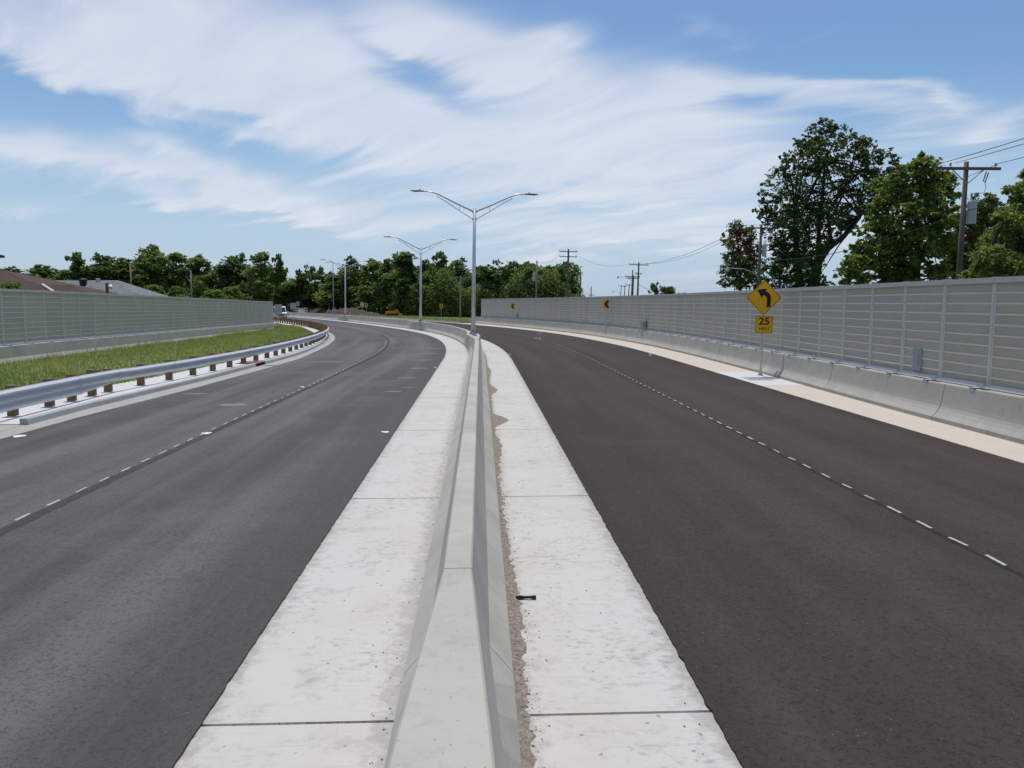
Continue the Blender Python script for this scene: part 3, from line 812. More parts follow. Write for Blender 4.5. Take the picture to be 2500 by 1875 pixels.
# ------------------------------------------------------------------ sand, pebbles and a stick on the right median gutter
W_ = lambda s: .075 + .38*math.exp(-((s-19.3)/.8)**2) + .25*math.exp(-((s-26.2)/1.2)**2) + .13*math.exp(-((s-33)/2.5)**2) + .10*math.exp(-((s-15.5)/1.4)**2) + .05*math.exp(-((s-7)/2.0)**2)
en = edge_noise(77, .03)
mb = MB(); ss = [2 + .09*i for i in range(int(44/.09))]
sweep(mb, lambda s: [(.40,.004),(.425,.022),(.425+max(.03,W_(s)+en(s))*.6,.012),(.425+max(.03,W_(s)+en(s)),.0015)], ss, closed_ends=False)
tag(mb.build('sand', 'sand'), 'brown sand washed against the right foot of the median barrier', 'sand', kind='stuff')
mb = MB()
for i in range(3800):
    s = 3 + 32*random.random()**2.2; o = .43 + abs(random.gauss(0,.62))*max(.1, W_(s)); r = random.choice((.003,.004,.004,.005,.006,.008,.011))
    q = at(s, o, .012 if o < .425+W_(s)*.6 else .003); mb.rock(q, r)
for i in range(260):
    s = 3 + 20*random.random(); o = random.choice((random.uniform(.45,1.75), -random.uniform(.43,.6), -random.uniform(.43,.7))); mb.rock(at(s, o, .003), random.choice((.003,.004,.006,.009)))
for i in range(420):
    o = random.choice((-1,1))*random.uniform(.43,1.7); 
    if random.random() < .5: o = -random.uniform(.43,1.2)
    mb.rock(at(5.22+random.gauss(0,.008), o, -.006), random.choice((.005,.006,.008)))
tag(mb.build('pebbles', 'pebble'), 'loose pebbles and grit scattered along the median gutters', 'pebbles', kind='stuff')
q = ground_at(1284, 1463); mb = MB()
pts = [(-.095,.02,.018),(-.06,.012,.022),(-.02,-.002,.02),(.03,-.008,.024),(.07,0,.022),(.10,-.004,.024)]
mb.tube(pts, [.008,.017,.015,.014,.018,.02], 8)
mb.tube([(-.1,.03,.012),(-.075,-.01,.014),(-.03,-.022,.012)], [.006,.009,.004], 6)
tag(mb.build('stick', 'stick_bark', loc=tuple(q), smooth=True), 'short dark broken stick lying on the pale right median gutter', 'stick')

# ------------------------------------------------------------------ storm drain grate by the warning sign
q = at(29.55, R_out(29.55)+.82); t = frame(29.5)[2]
dg = thing('drain_grate', (q.x, q.y, .003), (0,0,t), 'square steel drain grate in pale concrete below the curve warning sign', 'drain')
m_ = MB()
for sx in (-1,1): m_.box((sx*.44,0,.008), (.06,1.16,.014))
for sy in (-1,1): m_.box((0,sy*.56,.008), (.82,.06,.0141))
m_.build('frame', 'galvanised', dg)
m_ = MB()
for i in range(15): m_.box((-.38+.76*i/14,0,.007), (.03,1.05,.012))
for i in range(5): m_.box((0,-.44+.22*i,.0065), (.8,.02,.0112))
m_.build('bars', 'galvanised', dg)
m_ = MB(); m_.box((0,0,.001), (.82,1.06,.002)); m_.build('pit', 'steel_shadow', dg)

# ------------------------------------------------------------------ signs
def text_mesh(txt, size, depth, parent, m, loc, name='lettering', sx=1.0, off=.0):
    cu = bpy.data.curves.new(name, 'FONT'); cu.body = txt; cu.size = size; cu.align_x = 'CENTER'; cu.align_y = 'CENTER'; cu.extrude = depth; cu.offset = off
    tmp = bpy.data.objects.new('tmp_text', cu); COL.objects.link(tmp)
    dg_ = bpy.context.evaluated_depsgraph_get(); me = bpy.data.meshes.new_from_object(tmp.evaluated_get(dg_))
    bpy.data.objects.remove(tmp); bpy.data.curves.remove(cu)
    me.name = name; me.materials.clear(); me.materials.append(MATS[m])
    o = bpy.data.objects.new(name, me); COL.objects.link(o); o.parent = parent
    o.matrix_basis = Matrix.Translation(loc) @ Matrix.Rotation(PI/2, 4, 'X') @ Matrix.Diagonal((sx,1,1,1))
    return o
def rounded(w, h, r, n=5):
    out = []
    for cx, cz, a0 in ((w/2-r,h/2-r,0),(-w/2+r,h/2-r,90),(-w/2+r,-h/2+r,180),(w/2-r,-h/2+r,270)):
        for k in range(n+1):
            a = math.radians(a0+90*k/n); out.append((cx+r*math.cos(a), cz+r*math.sin(a)))
    return out
def ring(mb, outer, inner, y0, y1, M=None):
    n = len(outer)
    vs = [Vector((x,y0,z)) for x,z in outer] + [Vector((x,y0,z)) for x,z in inner] + [Vector((x,y1,z)) for x,z in outer] + [Vector((x,y1,z)) for x,z in inner]
    if M: vs = [M @ v for v in vs]
    fs = []
    for i in range(n):
        j = (i+1)%n
        fs += [(i,j,n+j,n+i), (2*n+i,3*n+i,3*n+j,2*n+j), (i,2*n+i,2*n+j,j), (n+i,n+j,3*n+j,3*n+i)]
    mb.add(vs, fs)
def plate(w, h, r, parent, name, border=.018, inset=.012, loc=(0,0,0), rot=0.0):
    M = Matrix.Translation(loc) @ Matrix.Rotation(rot, 4, 'Y')
    m_ = MB(); m_.prism(rounded(w,h,r), 0, .004, M); p = m_.build(name, 'sign_yellow', parent)
    m_ = MB(); ring(m_, rounded(w-2*inset,h-2*inset,r*.8), rounded(w-2*inset-2*border,h-2*inset-2*border,r*.6), -.003, .001, M); m_.build('border', 'sign_black', p)
    return p
sp_ = ground_at(1857, 917)
cs = thing('curve_warning_sign', tuple(sp_), (0, LEAN, .0), 'yellow diamond left curve sign above a 25 mph plate on one steel post', 'road sign')
m_ = MB(); m_.tube([(0,.06,0),(0,.06,3.75)], .034, 12); m_.build('post', 'galvanised', cs, smooth=True)
m_ = MB(); m_.tube([(0,.06,0),(0,.06,.04)], .12, 12); m_.tube([(0,.06,.04),(0,.06,.24)], [.07,.052], 12); m_.tube([(0,.06,.24),(0,.06,.26)], .055, 12)
for k in range(4): m_.box((.085*math.cos(k*PI/2+.7), .06+.085*math.sin(k*PI/2+.7), .05), (.03,.03,.03))
m_.build('base', 'galvanised', cs)
D = 1.02; zc = 3.165
dp = plate(D, D, .05, cs, 'diamond_panel', .016, .014, (-.02,0,zc), PI/4)
arrow = [(472,535),(522,535),(525,410),(518,380),(503,356),(480,337),(452,325),(466,288),(335,305),(402,414),(415,377),(440,381),(458,393),(469,411),(473,436)]
hw = D/math.sqrt(2)
m_ = MB(); m_.prism([((x-432)/238*hw-.02, (410-y)/238*hw+zc) for x,y in arrow], -.004, -.001); m_.build('arrow', 'sign_black', dp)
pz = 2.09
spd = plate(.70, .70, .045, cs, 'speed_plate', .014, .012, (.035,0,pz))
text_mesh('25', .40, .0015, spd, 'sign_black', (.035,-.002,pz+.115), 'numerals', 1.12, .010)
text_mesh('MPH', .185, .0015, spd, 'sign_black', (.035,-.002,pz-.19), 'lettering', 1.12, .0)
for z in (1.85, 2.33, 2.75, 3.5):
    m_ = MB(); m_.box((0,.035,z), (.09,.06,.05)); m_.build('clamp', 'galvanised', cs)

def chevron(loc, yaw, w, h, zbot, label, group='chevron signs round the bend'):
    r = thing('chevron_sign', loc, (0, LEAN, yaw), label, 'road sign', group)
    m_ = MB(); m_.tube([(0,.04,-.3),(0,.04,zbot+h-.05)], .03, 8); m_.build('post', 'galvanised', r)
    m_ = MB(); m_.prism([(x,z+zbot+h/2) for x,z in rounded(w,h,.03)], 0, .004); p = m_.build('panel', 'sign_yellow', r)
    a = .5*w; b = .43*h; zc = zbot+h/2; k = w*.40
    m_ = MB(); m_.prism([(x+.0, z+zc) for x, z in ((.44*w,b),(.44*w-k,b),(-.42*w,0),(.44*w-k,-b),(.44*w,-b),(-.42*w+k,0))], -.004, -.001); m_.build('chevron_mark', 'sign_black', p)
    return r
def on_barrier(px):
    ss_ = np.arange(20, 110, .05); best = min(ss_, key=lambda s: abs(1250 + F_PX*at(s, RB(s)+.44).x/(at(s, RB(s)+.44).y*math.cos(PITCH)+(HC-1.5)*math.sin(PITCH)) - px))
    return tuple(at(float(best), RB(float(best))+.44, BH))
chevron(on_barrier(1480.5), -.12, .62, .82, 1.52, 'nearer yellow chevron sign in front of the right noise wall')
chevron(on_barrier(1251.5), -.2, .60, .77, 1.25, 'more distant yellow chevron sign in front of the right noise wall')
chevron(tuple(ground_at(1077, 777.5, 0)), -.25, .66, .88, 1.95, 'yellow chevron sign in front of the dark wood beside the second lamp')
chevron((PX(894,178), 178, .1), -.3, .78, .98, 1.9, 'yellow chevron sign close to a grey sign back by the soil bank')
def sign_back(loc, yaw, w, h, zbot, label):
    r = thing('sign_seen_from_behind', loc, (0, .004, yaw), label, 'road sign', 'road signs seen from behind')
    m_ = MB(); m_.tube([(0,-.04,-.3),(0,-.04,zbot+h-.04)], .032, 8); m_.build('post', 'galvanised', r)
    m_ = MB(); m_.prism([(x,z+zbot+h/2) for x,z in rounded(w,h,.03)], 0, .005); m_.build('panel', 'sign_back', r)
    for z in (zbot+.12, zbot+h-.12):
        m_ = MB(); m_.box((0,-.02,z), (w*.55,.03,.04)); m_.build('brace', 'galvanised', r)
    return r
sign_back(tuple(ground_at(681, 827, .02)), .1, .60, .78, 2.05, 'grey back of a sign standing in the grass near the left wall end')
sign_back(tuple(ground_at(717, 797.5, .1)), .25, .64, .78, 2.1, 'grey back of a sign behind the far posts of the guardrail')
sign_back((PX(727,172), 172, .02), .7, .75, .98, 2.3, 'small grey sign back standing beside the striped barricade')
sign_back(tuple(ground_at(884.5, 772.5, BH)), .45, .56, .74, 1.42, 'grey back of a sign standing on the median barrier')

# ------------------------------------------------------------------ street lamps
def double_lamp(s, label, proto=None):
    x, y, t = frame(s)
    if proto:
        r = copy_tree(proto); r.location = (x, y, BH); r.rotation_euler = (0, LEAN, t); r['label'] = label; return r
    r = thing('street_lamp', (x, y, BH), (0, LEAN, t), label, 'street lamp', 'double armed lamps along the median')
    H = 8.06
    m_ = MB(); m_.tube([(0,0,.1),(0,0,H)], [.155,.088], 18); m_.tube([(0,0,H),(0,0,H+.04)], [.092,.06], 14); m_.build('pole', 'lamp_aluminium', r, smooth=True)
    m_ = MB(); m_.box((0,0,.02), (.46,.46,.036)); m_.tube([(0,0,.036),(0,0,.16)], [.2,.17], 16)
    m_.build('base_plate', 'galvanised', r)
    for sx in (-1,1):
        for sy in (-1,1):
            m_ = MB(); m_.tube([(sx*.18,sy*.18,.03),(sx*.18,sy*.18,.13)], .024, 6); m_.tube([(sx*.18,sy*.18,.038),(sx*.18,sy*.18,.07)], .042, 6); m_.build('anchor_bolt', 'dark_fixture', r)
    for sx in (-1.13,1.13):
        pts = [(sx*.09,0,H-.19),(sx*.6,0,H+.06),(sx*1.2,0,H+.37),(sx*1.75,0,H+.66),(sx*2.1,0,H+.84),(sx*2.3,0,H+.92),(sx*2.5,0,H+.965),(sx*2.95,0,H+.98)]
        m_ = MB(); m_.tube(pts, [.055,.054,.052,.05,.047,.044,.04,.034], 10)
        lo = [(sx*.09,0,H-.68),(sx*.7,0,H-.28),(sx*1.25,0,H+.11),(sx*1.6,0,H+.37),(sx*1.85,0,H+.52),(sx*2.15,0,H+.69)]
        m_.tube(lo, .026, 8); m_.tube([(sx*.85,0,H-.17),(sx*.85,0,H+.18)], .014, 6)
        m_.box((sx*.1,0,H-.19), (.06,.16,.16)); m_.box((sx*.1,0,H-.68), (.06,.14,.12))
        arm = m_.build('arm', 'lamp_aluminium', r, smooth=True)
        m_ = MB()
        prof = [(2.88,.045,.05),(3.0,.10,.06),(3.2,.15,.065),(3.45,.16,.05),(3.6,.10,.03),(3.64,.03,.012)]
        vs = []
        for xx, wy, hz in prof:
            for a in range(10):
                q = 2*PI*a/10; vs.append((sx*xx, wy*math.cos(q), H+.985+hz*math.sin(q)*(1 if math.sin(q) > 0 else .55)))
        fs = [(i*10+k, i*10+(k+1)%10, (i+1)*10+(k+1)%10, (i+1)*10+k) for i in range(len(prof)-1) for k in range(10)] + [tuple(range(10)), tuple(50+k for k in range(10))]
        m_.add(vs, fs); m_.tube([(sx*3.1,0,H+1.04),(sx*3.1,0,H+1.11)], .04, 8)
        hd = m_.build('lamp_head', 'dark_fixture', r, smooth=True)
        m_ = MB(); m_.box((sx*3.32,0,H+.952), (.34,.2,.02)); m_.build('lens', 'dark_lens', hd)
    return r
L1 = double_lamp(S_L1, 'nearest and tallest silver double armed street lamp, on the median barrier')
double_lamp(S_L2, 'middle silver double armed street lamp on the median barrier', L1)
double_lamp(S_L3, 'farthest silver double armed street lamp, by the soil bank', L1)
def single_lamp(loc, h, armdir, arml, label, base=False, m='steel_grey', group=None):
    r = thing('street_lamp', loc, (0, LEAN*.5, 0), label, 'street lamp', group)
    m_ = MB(); m_.tube([(0,0,0),(0,0,h)], [.15,.09], 10); m_.build('pole', m, r, smooth=True)
    m_ = MB(); m_.tube([(0,0,h-.15),(armdir*.4,0,h+.02),(armdir*arml,0,h+.05)], .05, 8); m_.build('arm', m, r)
    m_ = MB(); m_.prism([(armdir*(arml-.05),h),(armdir*(arml+.8),h+.02),(armdir*(arml+.7),h+.14),(armdir*(arml-.05),h+.1)], -.16, .16); m_.build('lamp_head', m, r)
    if base:
        m_ = MB(); m_.tube([(0,0,-.4),(0,0,1.35)], [.42,.36], 10); m_.tube([(0,0,1.35),(0,0,1.6)], [.36,.2], 10); m_.build('base', 'slab_kerb', r)
    return r
single_lamp((PX(814,182), 182, .0), 12.4, -1, .9, 'dull grey single arm lamp with concrete base on the soil bank', True)
G1 = 'single lamps among the houses'
single_lamp((-59, 120, -.4), 9.4, 1, .9, 'pale single arm lamp before the wood, tallest above the grey roof', False, 'pole_wood_pale', G1)
single_lamp((-53, 128, -.4), 8.7, -1, .8, 'pale single arm lamp rising behind the yellow green bushes', False, 'pole_wood_pale', G1)
single_lamp((-86.5, 143, -.4), 7.8, -1, .8, 'pale single arm lamp above the junction of brown and grey roofs', False, 'pole_wood_pale', G1)
single_lamp((-98.5, 151, -.4), 8.6, 1, 1.1, 'pale single arm lamp above the brown roof near the left edge', False, 'pole_wood_pale', G1)

# ------------------------------------------------------------------ utility poles
def util_pole(x, y, h, label, arms=((0.0,3.1,0.0),), r=.15, transformer=0, lamp=0, m='pole_wood', far=False, lean=LEAN, group='timber utility poles'):
    o = thing('utility_pole', (x, y, -.45), (0, lean, 0), label, 'utility pole', group)
    H = h + .45
    m_ = MB(); m_.tube([(0,0,0),(0,0,H*.5),(0,0,H)], [r*1.15, r, r*.78], 12); m_.build('pole', m, o, smooth=True)
    for dz, w, a in arms:
        z = H-.35-dz; M = Rz(a)
        m_ = MB(); m_.box((0,-r-.05,z), (w,.11,.13), M); ar = m_.build('crossarm', m, o)
        if not far:
            for sx in (-1,1):
                m_ = MB(); m_.tube([(sx*.75,-r-.05,z-.06),(0,-r-.02,z-.72)], .025, 6); m_.build('brace', 'steel_grey', o)
        for fx in (-.48,-.28,.42):
            m_ = MB(); m_.tube([(fx*w,-r-.05,z+.06),(fx*w,-r-.05,z+.2)], .02, 6); m_.tube([(fx*w,-r-.05,z+.13),(fx*w,-r-.05,z+.17),(fx*w,-r-.05,z+.21),(fx*w,-r-.05,z+.25)], [.05,.07,.04,.06], 8)
            m_.build('insulator', 'insulator', ar)
    if transformer:
        s_ = transformer
        m_ = MB(); m_.tube([(s_*.38,-.05,H-2.95),(s_*.38,-.05,H-1.9),(s_*.38,-.05,H-1.82)], [.21,.21,.16], 14); tr = m_.build('transformer', 'transformer_grey', o, smooth=False)
        for dx in (-.08,.1):
            m_ = MB(); m_.tube([(s_*.38+dx,-.1,H-1.84),(s_*.38+dx,-.1,H-1.6),(s_*.38+dx,-.1,H-1.5)], [.05,.035,.055], 8); m_.build('bushing', 'insulator', tr)
        m_ = MB(); m_.box((s_*.1,0,H-2.4), (.2,.1,.12)); m_.build('hanger', 'steel_grey', tr)
        if not far:
            m_ = MB(); m_.tube([(.85,-r-.1,H-.5),(.72,-r-.1,H-.95),(.82,-r-.1,H-1.0),(.95,-r-.1,H-.55)], .035, 6); m_.build('cutout_fuse', 'insulator', o)
            m_ = MB(); m_.tube([(.8,-r-.1,H-1.0),(.88,-r-.1,H-1.25),(.8,-r-.1,H-1.5),(.48,-.1,H-1.5)], .012, 5); m_.build('jumper_wire', 'wire_black', o)
    if lamp:
        m_ = MB(); pts = [(0,-.1,H-lamp),(-.12,-.1,H-lamp+.35),(-.6,-.1,H-lamp+.75),(-1.5,-.1,H-lamp+1.05),(-3.0,-.1,H-lamp+1.12)]
        m_.tube(pts, .04, 8); ar = m_.build('lamp_arm', 'steel_grey', o, smooth=True)
        m_ = MB(); m_.tube([(-3.0,-.1,H-lamp+1.3),(-3.0,-.1,H-lamp+1.1),(-3.0,-.1,H-lamp+.95),(-3.0,-.1,H-lamp+.75)], [.06,.12,.2,.1], 10); m_.build('lamp_head', 'transformer_grey', ar)
    return o

P1 = util_pole(PX(2336,38), 38, PZ(395,38), 'brown timber pole with wide crossarm and transformer among the right trees, nearest', r=.135, transformer=1, lean=.006)
util_pole(PX(1848,73), 73, PZ(548,73), 'timber pole with transformer and curved lamp arm behind the diamond sign', transformer=1, lamp=5.2)
util_pole(PX(1555,126), 126, PZ(640,126), 'dark pole with one crossarm standing right of a cluster of distant poles', arms=((.1,3.1,0),(1.55,1.0,0)), far=True, lean=.02)
util_pole(PX(1384,132), 132, PZ(608,132), 'tall brown pole with two wide crossarms behind the right noise wall', arms=((.1,3.1,0),(.95,3.0,0),(2.6,1.3,0)), r=.19, far=True)
util_pole(PX(1308,115), 115, PZ(636,115), 'grey timber pole with twin transformers in front of the pale trees', arms=(), transformer=-1, r=.14, m='pole_wood_pale', far=True)
util_pole(PX(1415,135), 135, PZ(662,135), 'short dark pole without leaves behind it, right of the two crossarm pole', arms=((.0,.8,.6),), r=.14, far=True)
util_pole(PX(1442,200), 200, PZ(699,200), 'tiny distant pole low above the noise wall, left of the pole cluster', arms=((1.9,1.8,0),), r=.14, far=True)
G2 = 'distant poles in a cluster'
util_pole(PX(1540,160), 160, PZ(659,160), 'tallest thin pole in the distant cluster, with two crossarms', arms=((1.0,3.1,0),(1.4,2.4,.2)), far=True, lamp=2.6, lean=.03, group=G2)
util_pole(PX(1543,190), 190, PZ(672,190), 'thin pole close behind the tallest pole of the distant cluster', arms=((.2,2.9,0),), far=True, lean=.03, group=G2)
util_pole(PX(1532,230), 230, PZ(693,230), 'small leaning pole with crossarm in the middle of the distant cluster', arms=((.0,2.6,0),), far=True, lean=.05, group=G2)
util_pole(PX(1523,260), 260, PZ(697,260), 'small bare pole in the distant cluster', arms=((.0,1.2,0),), far=True, lean=.03, group=G2)
util_pole(PX(1513,280), 280, PZ(696,280), 'leftmost small pole of the distant cluster, with crossarm and lamp', arms=((.0,2.6,0),), far=True, lamp=3.5, lean=.05, group=G2)
util_pole(PX(1123,142), 142, PZ(673,142), 'pale timber pole with crossarm standing before the dark wood', arms=((.0,2.2,.2),(1.6,1.2,.2)), r=.15, m='pole_wood_pale', far=True)
def wire(a, b, sag, label, r=.012, n=22):
    a, b = Vector(a), Vector(b); mb = MB()
    pts = [(a.lerp(b, t/n)) - Vector((0,0,sag*4*(t/n)*(1-t/n))) - a for t in range(n+1)]
    mb.tube(pts, r, 5)
    tag(mb.build('overhead_wire', 'wire_black', loc=tuple(a), smooth=True), label, 'wire', 'overhead wires')
def pt(px, py, Y): return (PX(px,Y,py), Y, PZ(py,Y))
p1 = lambda dx, dz: (PX(2336,38)+.25+dx, 37.8, PZ(395,38)+dz)
p2 = lambda dx, dz: (PX(1848,73)+.15+dx, 72.8, PZ(548,73)+dz)
p3 = lambda dx, dz: (PX(1555,126)+.1+dx, 125.8, PZ(640,126)+dz)
p0 = lambda dx, dz: (22.5+dx, 4, 10.4+dz)
wire(p1(-1.5,-.1), p0(-1.5,0), .35, 'topmost power wire leaving the nearest pole to the right', .016)
wire(p1(-.87,-.1), p0(-.87,0), .4, 'second power wire leaving the nearest pole to the right', .014)
wire(p1(1.3,-.1), p0(1.3,0), .4, 'power wire from the right tip of the nearest crossarm', .014)
wire(p1(.0,-2.3), p0(.0,-1.6), .5, 'service wire at transformer height right of the nearest pole', .016)
wire(p1(.0,-5.2), p0(.0,-4.6), .5, 'low cable right of the nearest pole above the noise wall', .022)
wire(p1(-1.5,-.1), p2(-1.5,-.1), .8, 'upper power wire crossing the big trees to the second pole', .014)
wire(p1(1.3,-.1), p2(1.3,-.1), .8, 'power wire crossing the yellow green tree to the second pole', .014)
wire(p1(0,-2.3), p2(0,-3.2), .8, 'middle cable sagging across the gap between the big trees', .022)
wire(p1(0,-5.2), p2(0,-6.2), .5, 'lowest cable just above the noise wall between the two big poles', .022)
wire(p2(-1.5,-.1), p3(-1.5,-.2), 1.2, 'upper wire falling left from the second pole through the open sky', .02)
wire(p2(-.9,-.1), p3(1.3,-.2), 1.0, 'second wire falling left from the second pole through the open sky', .016)
wire(p2(0,-6.2), p3(0,-3.5), 1.7, 'low cable dipping behind the noise wall left of the second pole', .028)
q4 = lambda dx, dz: (PX(1384,132)+dx, 131.7, PZ(608,132)+dz)
wire(q4(1.4,-.9), p3(-1.5,-.3), 1.0, 'faint wire between the double crossarm pole and its right neighbour', .016)
q5 = lambda dz: (PX(1308,115), 115, PZ(636,115)+dz)
wire(q5(-.2), q4(-1.4,-1.0), .6, 'faint wire between transformer pole and double crossarm pole', .016)
q6 = lambda dx, dz: (PX(1123,142)+dx, 142, PZ(673,142)+dz)
wire(q6(-.9,-.1), q5(-3.1), 1.1, 'pale sagging upper wire in front of the wood', .02)
wire(q6(.8,-.2), q5(-3.3), 1.4, 'pale sagging second wire in front of the wood', .02)
wire(q6(0,-2.0), q4(0,-4.6), 1.3, 'pale sagging low cable in front of the wood', .024)
wire(q4(.3,-1), (PX(1415,135), 135, PZ(668,135)), .5, 'short faint wire right of the double crossarm pole', .014)

# ------------------------------------------------------------------ houses beyond the left wall
def hip_roof(mb, x0, x1, y0, y1, ze, zr, ridge_in0, ridge_in1, mi=0):
    """hip roof, ridge along X"""
    ym = (y0+y1)/2
    v = [(x0,y0,ze),(x1,y0,ze),(x1,y1,ze),(x0,y1,ze),(x0+ridge_in0,ym,zr),(x1-ridge_in1,ym,zr),(x0,y0,ze-.18),(x1,y0,ze-.18),(x1,y1,ze-.18),(x0,y1,ze-.18)]
    mb.add(v, [(0,1,5,4),(1,2,5),(2,3,4,5),(3,0,4),(0,6,7,1),(1,7,8,2),(2,8,9,3),(3,9,6,0),(9,8,7,6)], mi)
hb = thing('house', (-46, 66, -.45), label='low house with dark brown hipped shingle roof behind the left wall', cat='house')
m_ = MB(); hip_roof(m_, -8.5, 14.0, -7, 9, 3.05, PZ(660,67)+.45, 6.0, 11.7); 
rb_ = m_.build('roof', 'roof_brown', hb)
m_ = MB(); hip_roof(m_, 5.5, 17.4, -10, -2.0, 3.0, PZ(695,60)+.45, 4.2, 5.5); m_.build('front_wing_roof', 'roof_brown', hb)
m_ = MB(); m_.tube([(9.7,-6.05,PZ(695,60)+.46),(12.2,-8.0,PZ(695,60)+.46-.5*(PZ(695,60)+.45-3.0))], .1, 6); m_.build('hip_flashing', 'paint_white', hb)
m_ = MB(); m_.box((2.6,1,1.45), (21.2,14.6,3.0)); m_.build('wall', 'brick_wall', hb)
m_ = MB(); m_.box((11.4,-6.2,1.4), (11,6.6,2.9)); m_.build('wing_wall', 'brick_wall', hb)
hg = thing('house', (-42, 80, -.45), label='low house with pale grey shingle roof behind the left wall', cat='house')
m_ = MB(); hip_roof(m_, -9.5, 8.4, -6.5, 7.5, 2.5, PZ(684,80)+.45, 2.6, 7.3); rg = m_.build('roof', 'roof_grey', hg)
m_ = MB(); hip_roof(m_, 1.5, 8.2, -9.5, -1.0, 2.45, PZ(716,75)+.45, 1.5, 2.4); m_.build('porch_roof', 'roof_grey', hg)
m_ = MB(); m_.box((-.6,.5,1.2), (16.6,12.4,2.4)); m_.build('wall', 'white_wall', hg)
zr = PZ(684,80)+.45
m_ = MB(); m_.tube([(-1.9,-.6,zr-.7),(-1.9,-.6,zr+.05)], [.28,.42], 8); m_.tube([(-1.9,-.6,zr+.05),(-1.9,-.6,zr+.18)], [.42,.25], 8); m_.build('turbine_vent', 'machine_black', rg)
m_ = MB(); m_.tube([(-.9,.4,zr-.2),(-.9,.4,zr+.1)], .14, 8); m_.tube([(-.9,.4,zr+.1),(-.9,.4,zr+.2)], .22, 8); m_.build('pipe_vent', 'paint_white', rg)
hw_ = thing('house', (-48.5, 55, -.45), label='tall cream walled house with dark eaves cut by the left edge', cat='house')
m_ = MB(); m_.box((0,0,3.5), (18.2,9,7.0)); m_.build('wall', 'white_wall', hw_)
m_ = MB(); hip_roof(m_, -9.8, 9.4, -5.0, 5.0, 7.05, 9.2, 5, 9.0); m_.build('roof', 'eave_dark', hw_)
for k in range(3):
    m_ = MB(); m_.box((-5+4*k,-4.55,4.4), (1.2,.1,1.5)); w_ = m_.build('window', 'paint_white', hw_); m_ = MB(); m_.box((-5+4*k,-4.62,4.4), (1.0,.06,1.3)); m_.build('pane', 'glass_dark', w_)
fp = thing('floodlight_post', (PX(261,58), 58, -.45), (0,LEAN,0), 'dark square post with a white floodlight in front of the roofs', 'post')
m_ = MB(); m_.box((0,0,2.45), (.16,.16,4.9)); m_.build('post', 'pole_wood', fp)
m_ = MB(); m_.tube([(.05,0,4.7),(.3,0,4.72)], .03, 6); m_.tube([(.3,0,4.76),(.33,-.1,4.66),(.36,-.22,4.55)], [.06,.12,.15], 8); m_.build('floodlight', 'paint_white', fp)

# ------------------------------------------------------------------ trees
def leaves(C, size, up=.35):
    n = len(C)
    N = RNG.normal(0, 1, (n, 3)); N[:, 2] = np.abs(N[:, 2]) + up; N /= np.linalg.norm(N, axis=1)[:, None]
    A = np.cross(N, RNG.normal(0, 1, (n, 3))); A /= np.linalg.norm(A, axis=1)[:, None]; B = np.cross(N, A)
    s = size*RNG.uniform(.6, 1.35, n)[:, None]
    a, b = A*s*.62, B*s*.36
    return np.stack([C-a, C-b*.9+a*.1, C+a, C+b*.9+a*.1], 1).reshape(-1, 4, 3).reshape(-1, 3)
def crown_pts(lobes, clumps, per, spread, shell=.5):
    """clumps of leaves towards the skin of each lobe"""
    L = np.array(lobes, dtype=float); w = L[:, 3]**2; w /= w.sum()
    idx = RNG.choice(len(L), clumps, p=w)
    d = RNG.normal(0, 1, (clumps, 3)); d /= np.linalg.norm(d, axis=1)[:, None]
    rr = (shell + (1-shell)*RNG.uniform(0, 1, clumps)**.7)
    cc = L[idx, :3] + d*(L[idx, 3]*rr)[:, None]*np.array([1, 1, .88])
    rad = L[idx, 3]*spread*RNG.uniform(.6, 1.4, clumps)
    k = np.repeat(np.arange(clumps), per)
    off = RNG.normal(0, 1, (len(k), 3))*np.array([1, 1, .62])
    P = cc[k] + off*(rad[k]*.55)[:, None]
    tint = np.clip(RNG.normal(.45, .25, clumps), 0, 1)[k] + RNG.normal(0, .12, len(k))
    return P, np.clip(tint, 0, 1), cc
def trunk(parent, base, tips, r, m='bark', name='trunk'):
    mb = MB(); b = Vector(base); top = Vector(tips[0])
    mid = b.lerp(top, .45) + Vector((random.uniform(-.3,.3), random.uniform(-.3,.3), 0))
    mb.tube([b, b.lerp(mid,.5), mid, mid.lerp(top,.5), top], [r*1.25, r, r*.8, r*.5, r*.15], 8)
    for tp in tips[1:]:
        tp = Vector(tp); st = b.lerp(mid, random.uniform(.6,1.0)); m2 = st.lerp(tp,.5)+Vector((0,0,.08*(tp-st).length))
        mb.tube([st, m2, tp], [r*.5, r*.3, r*.08], 6)
    return mb.build(name, m, parent, smooth=True)
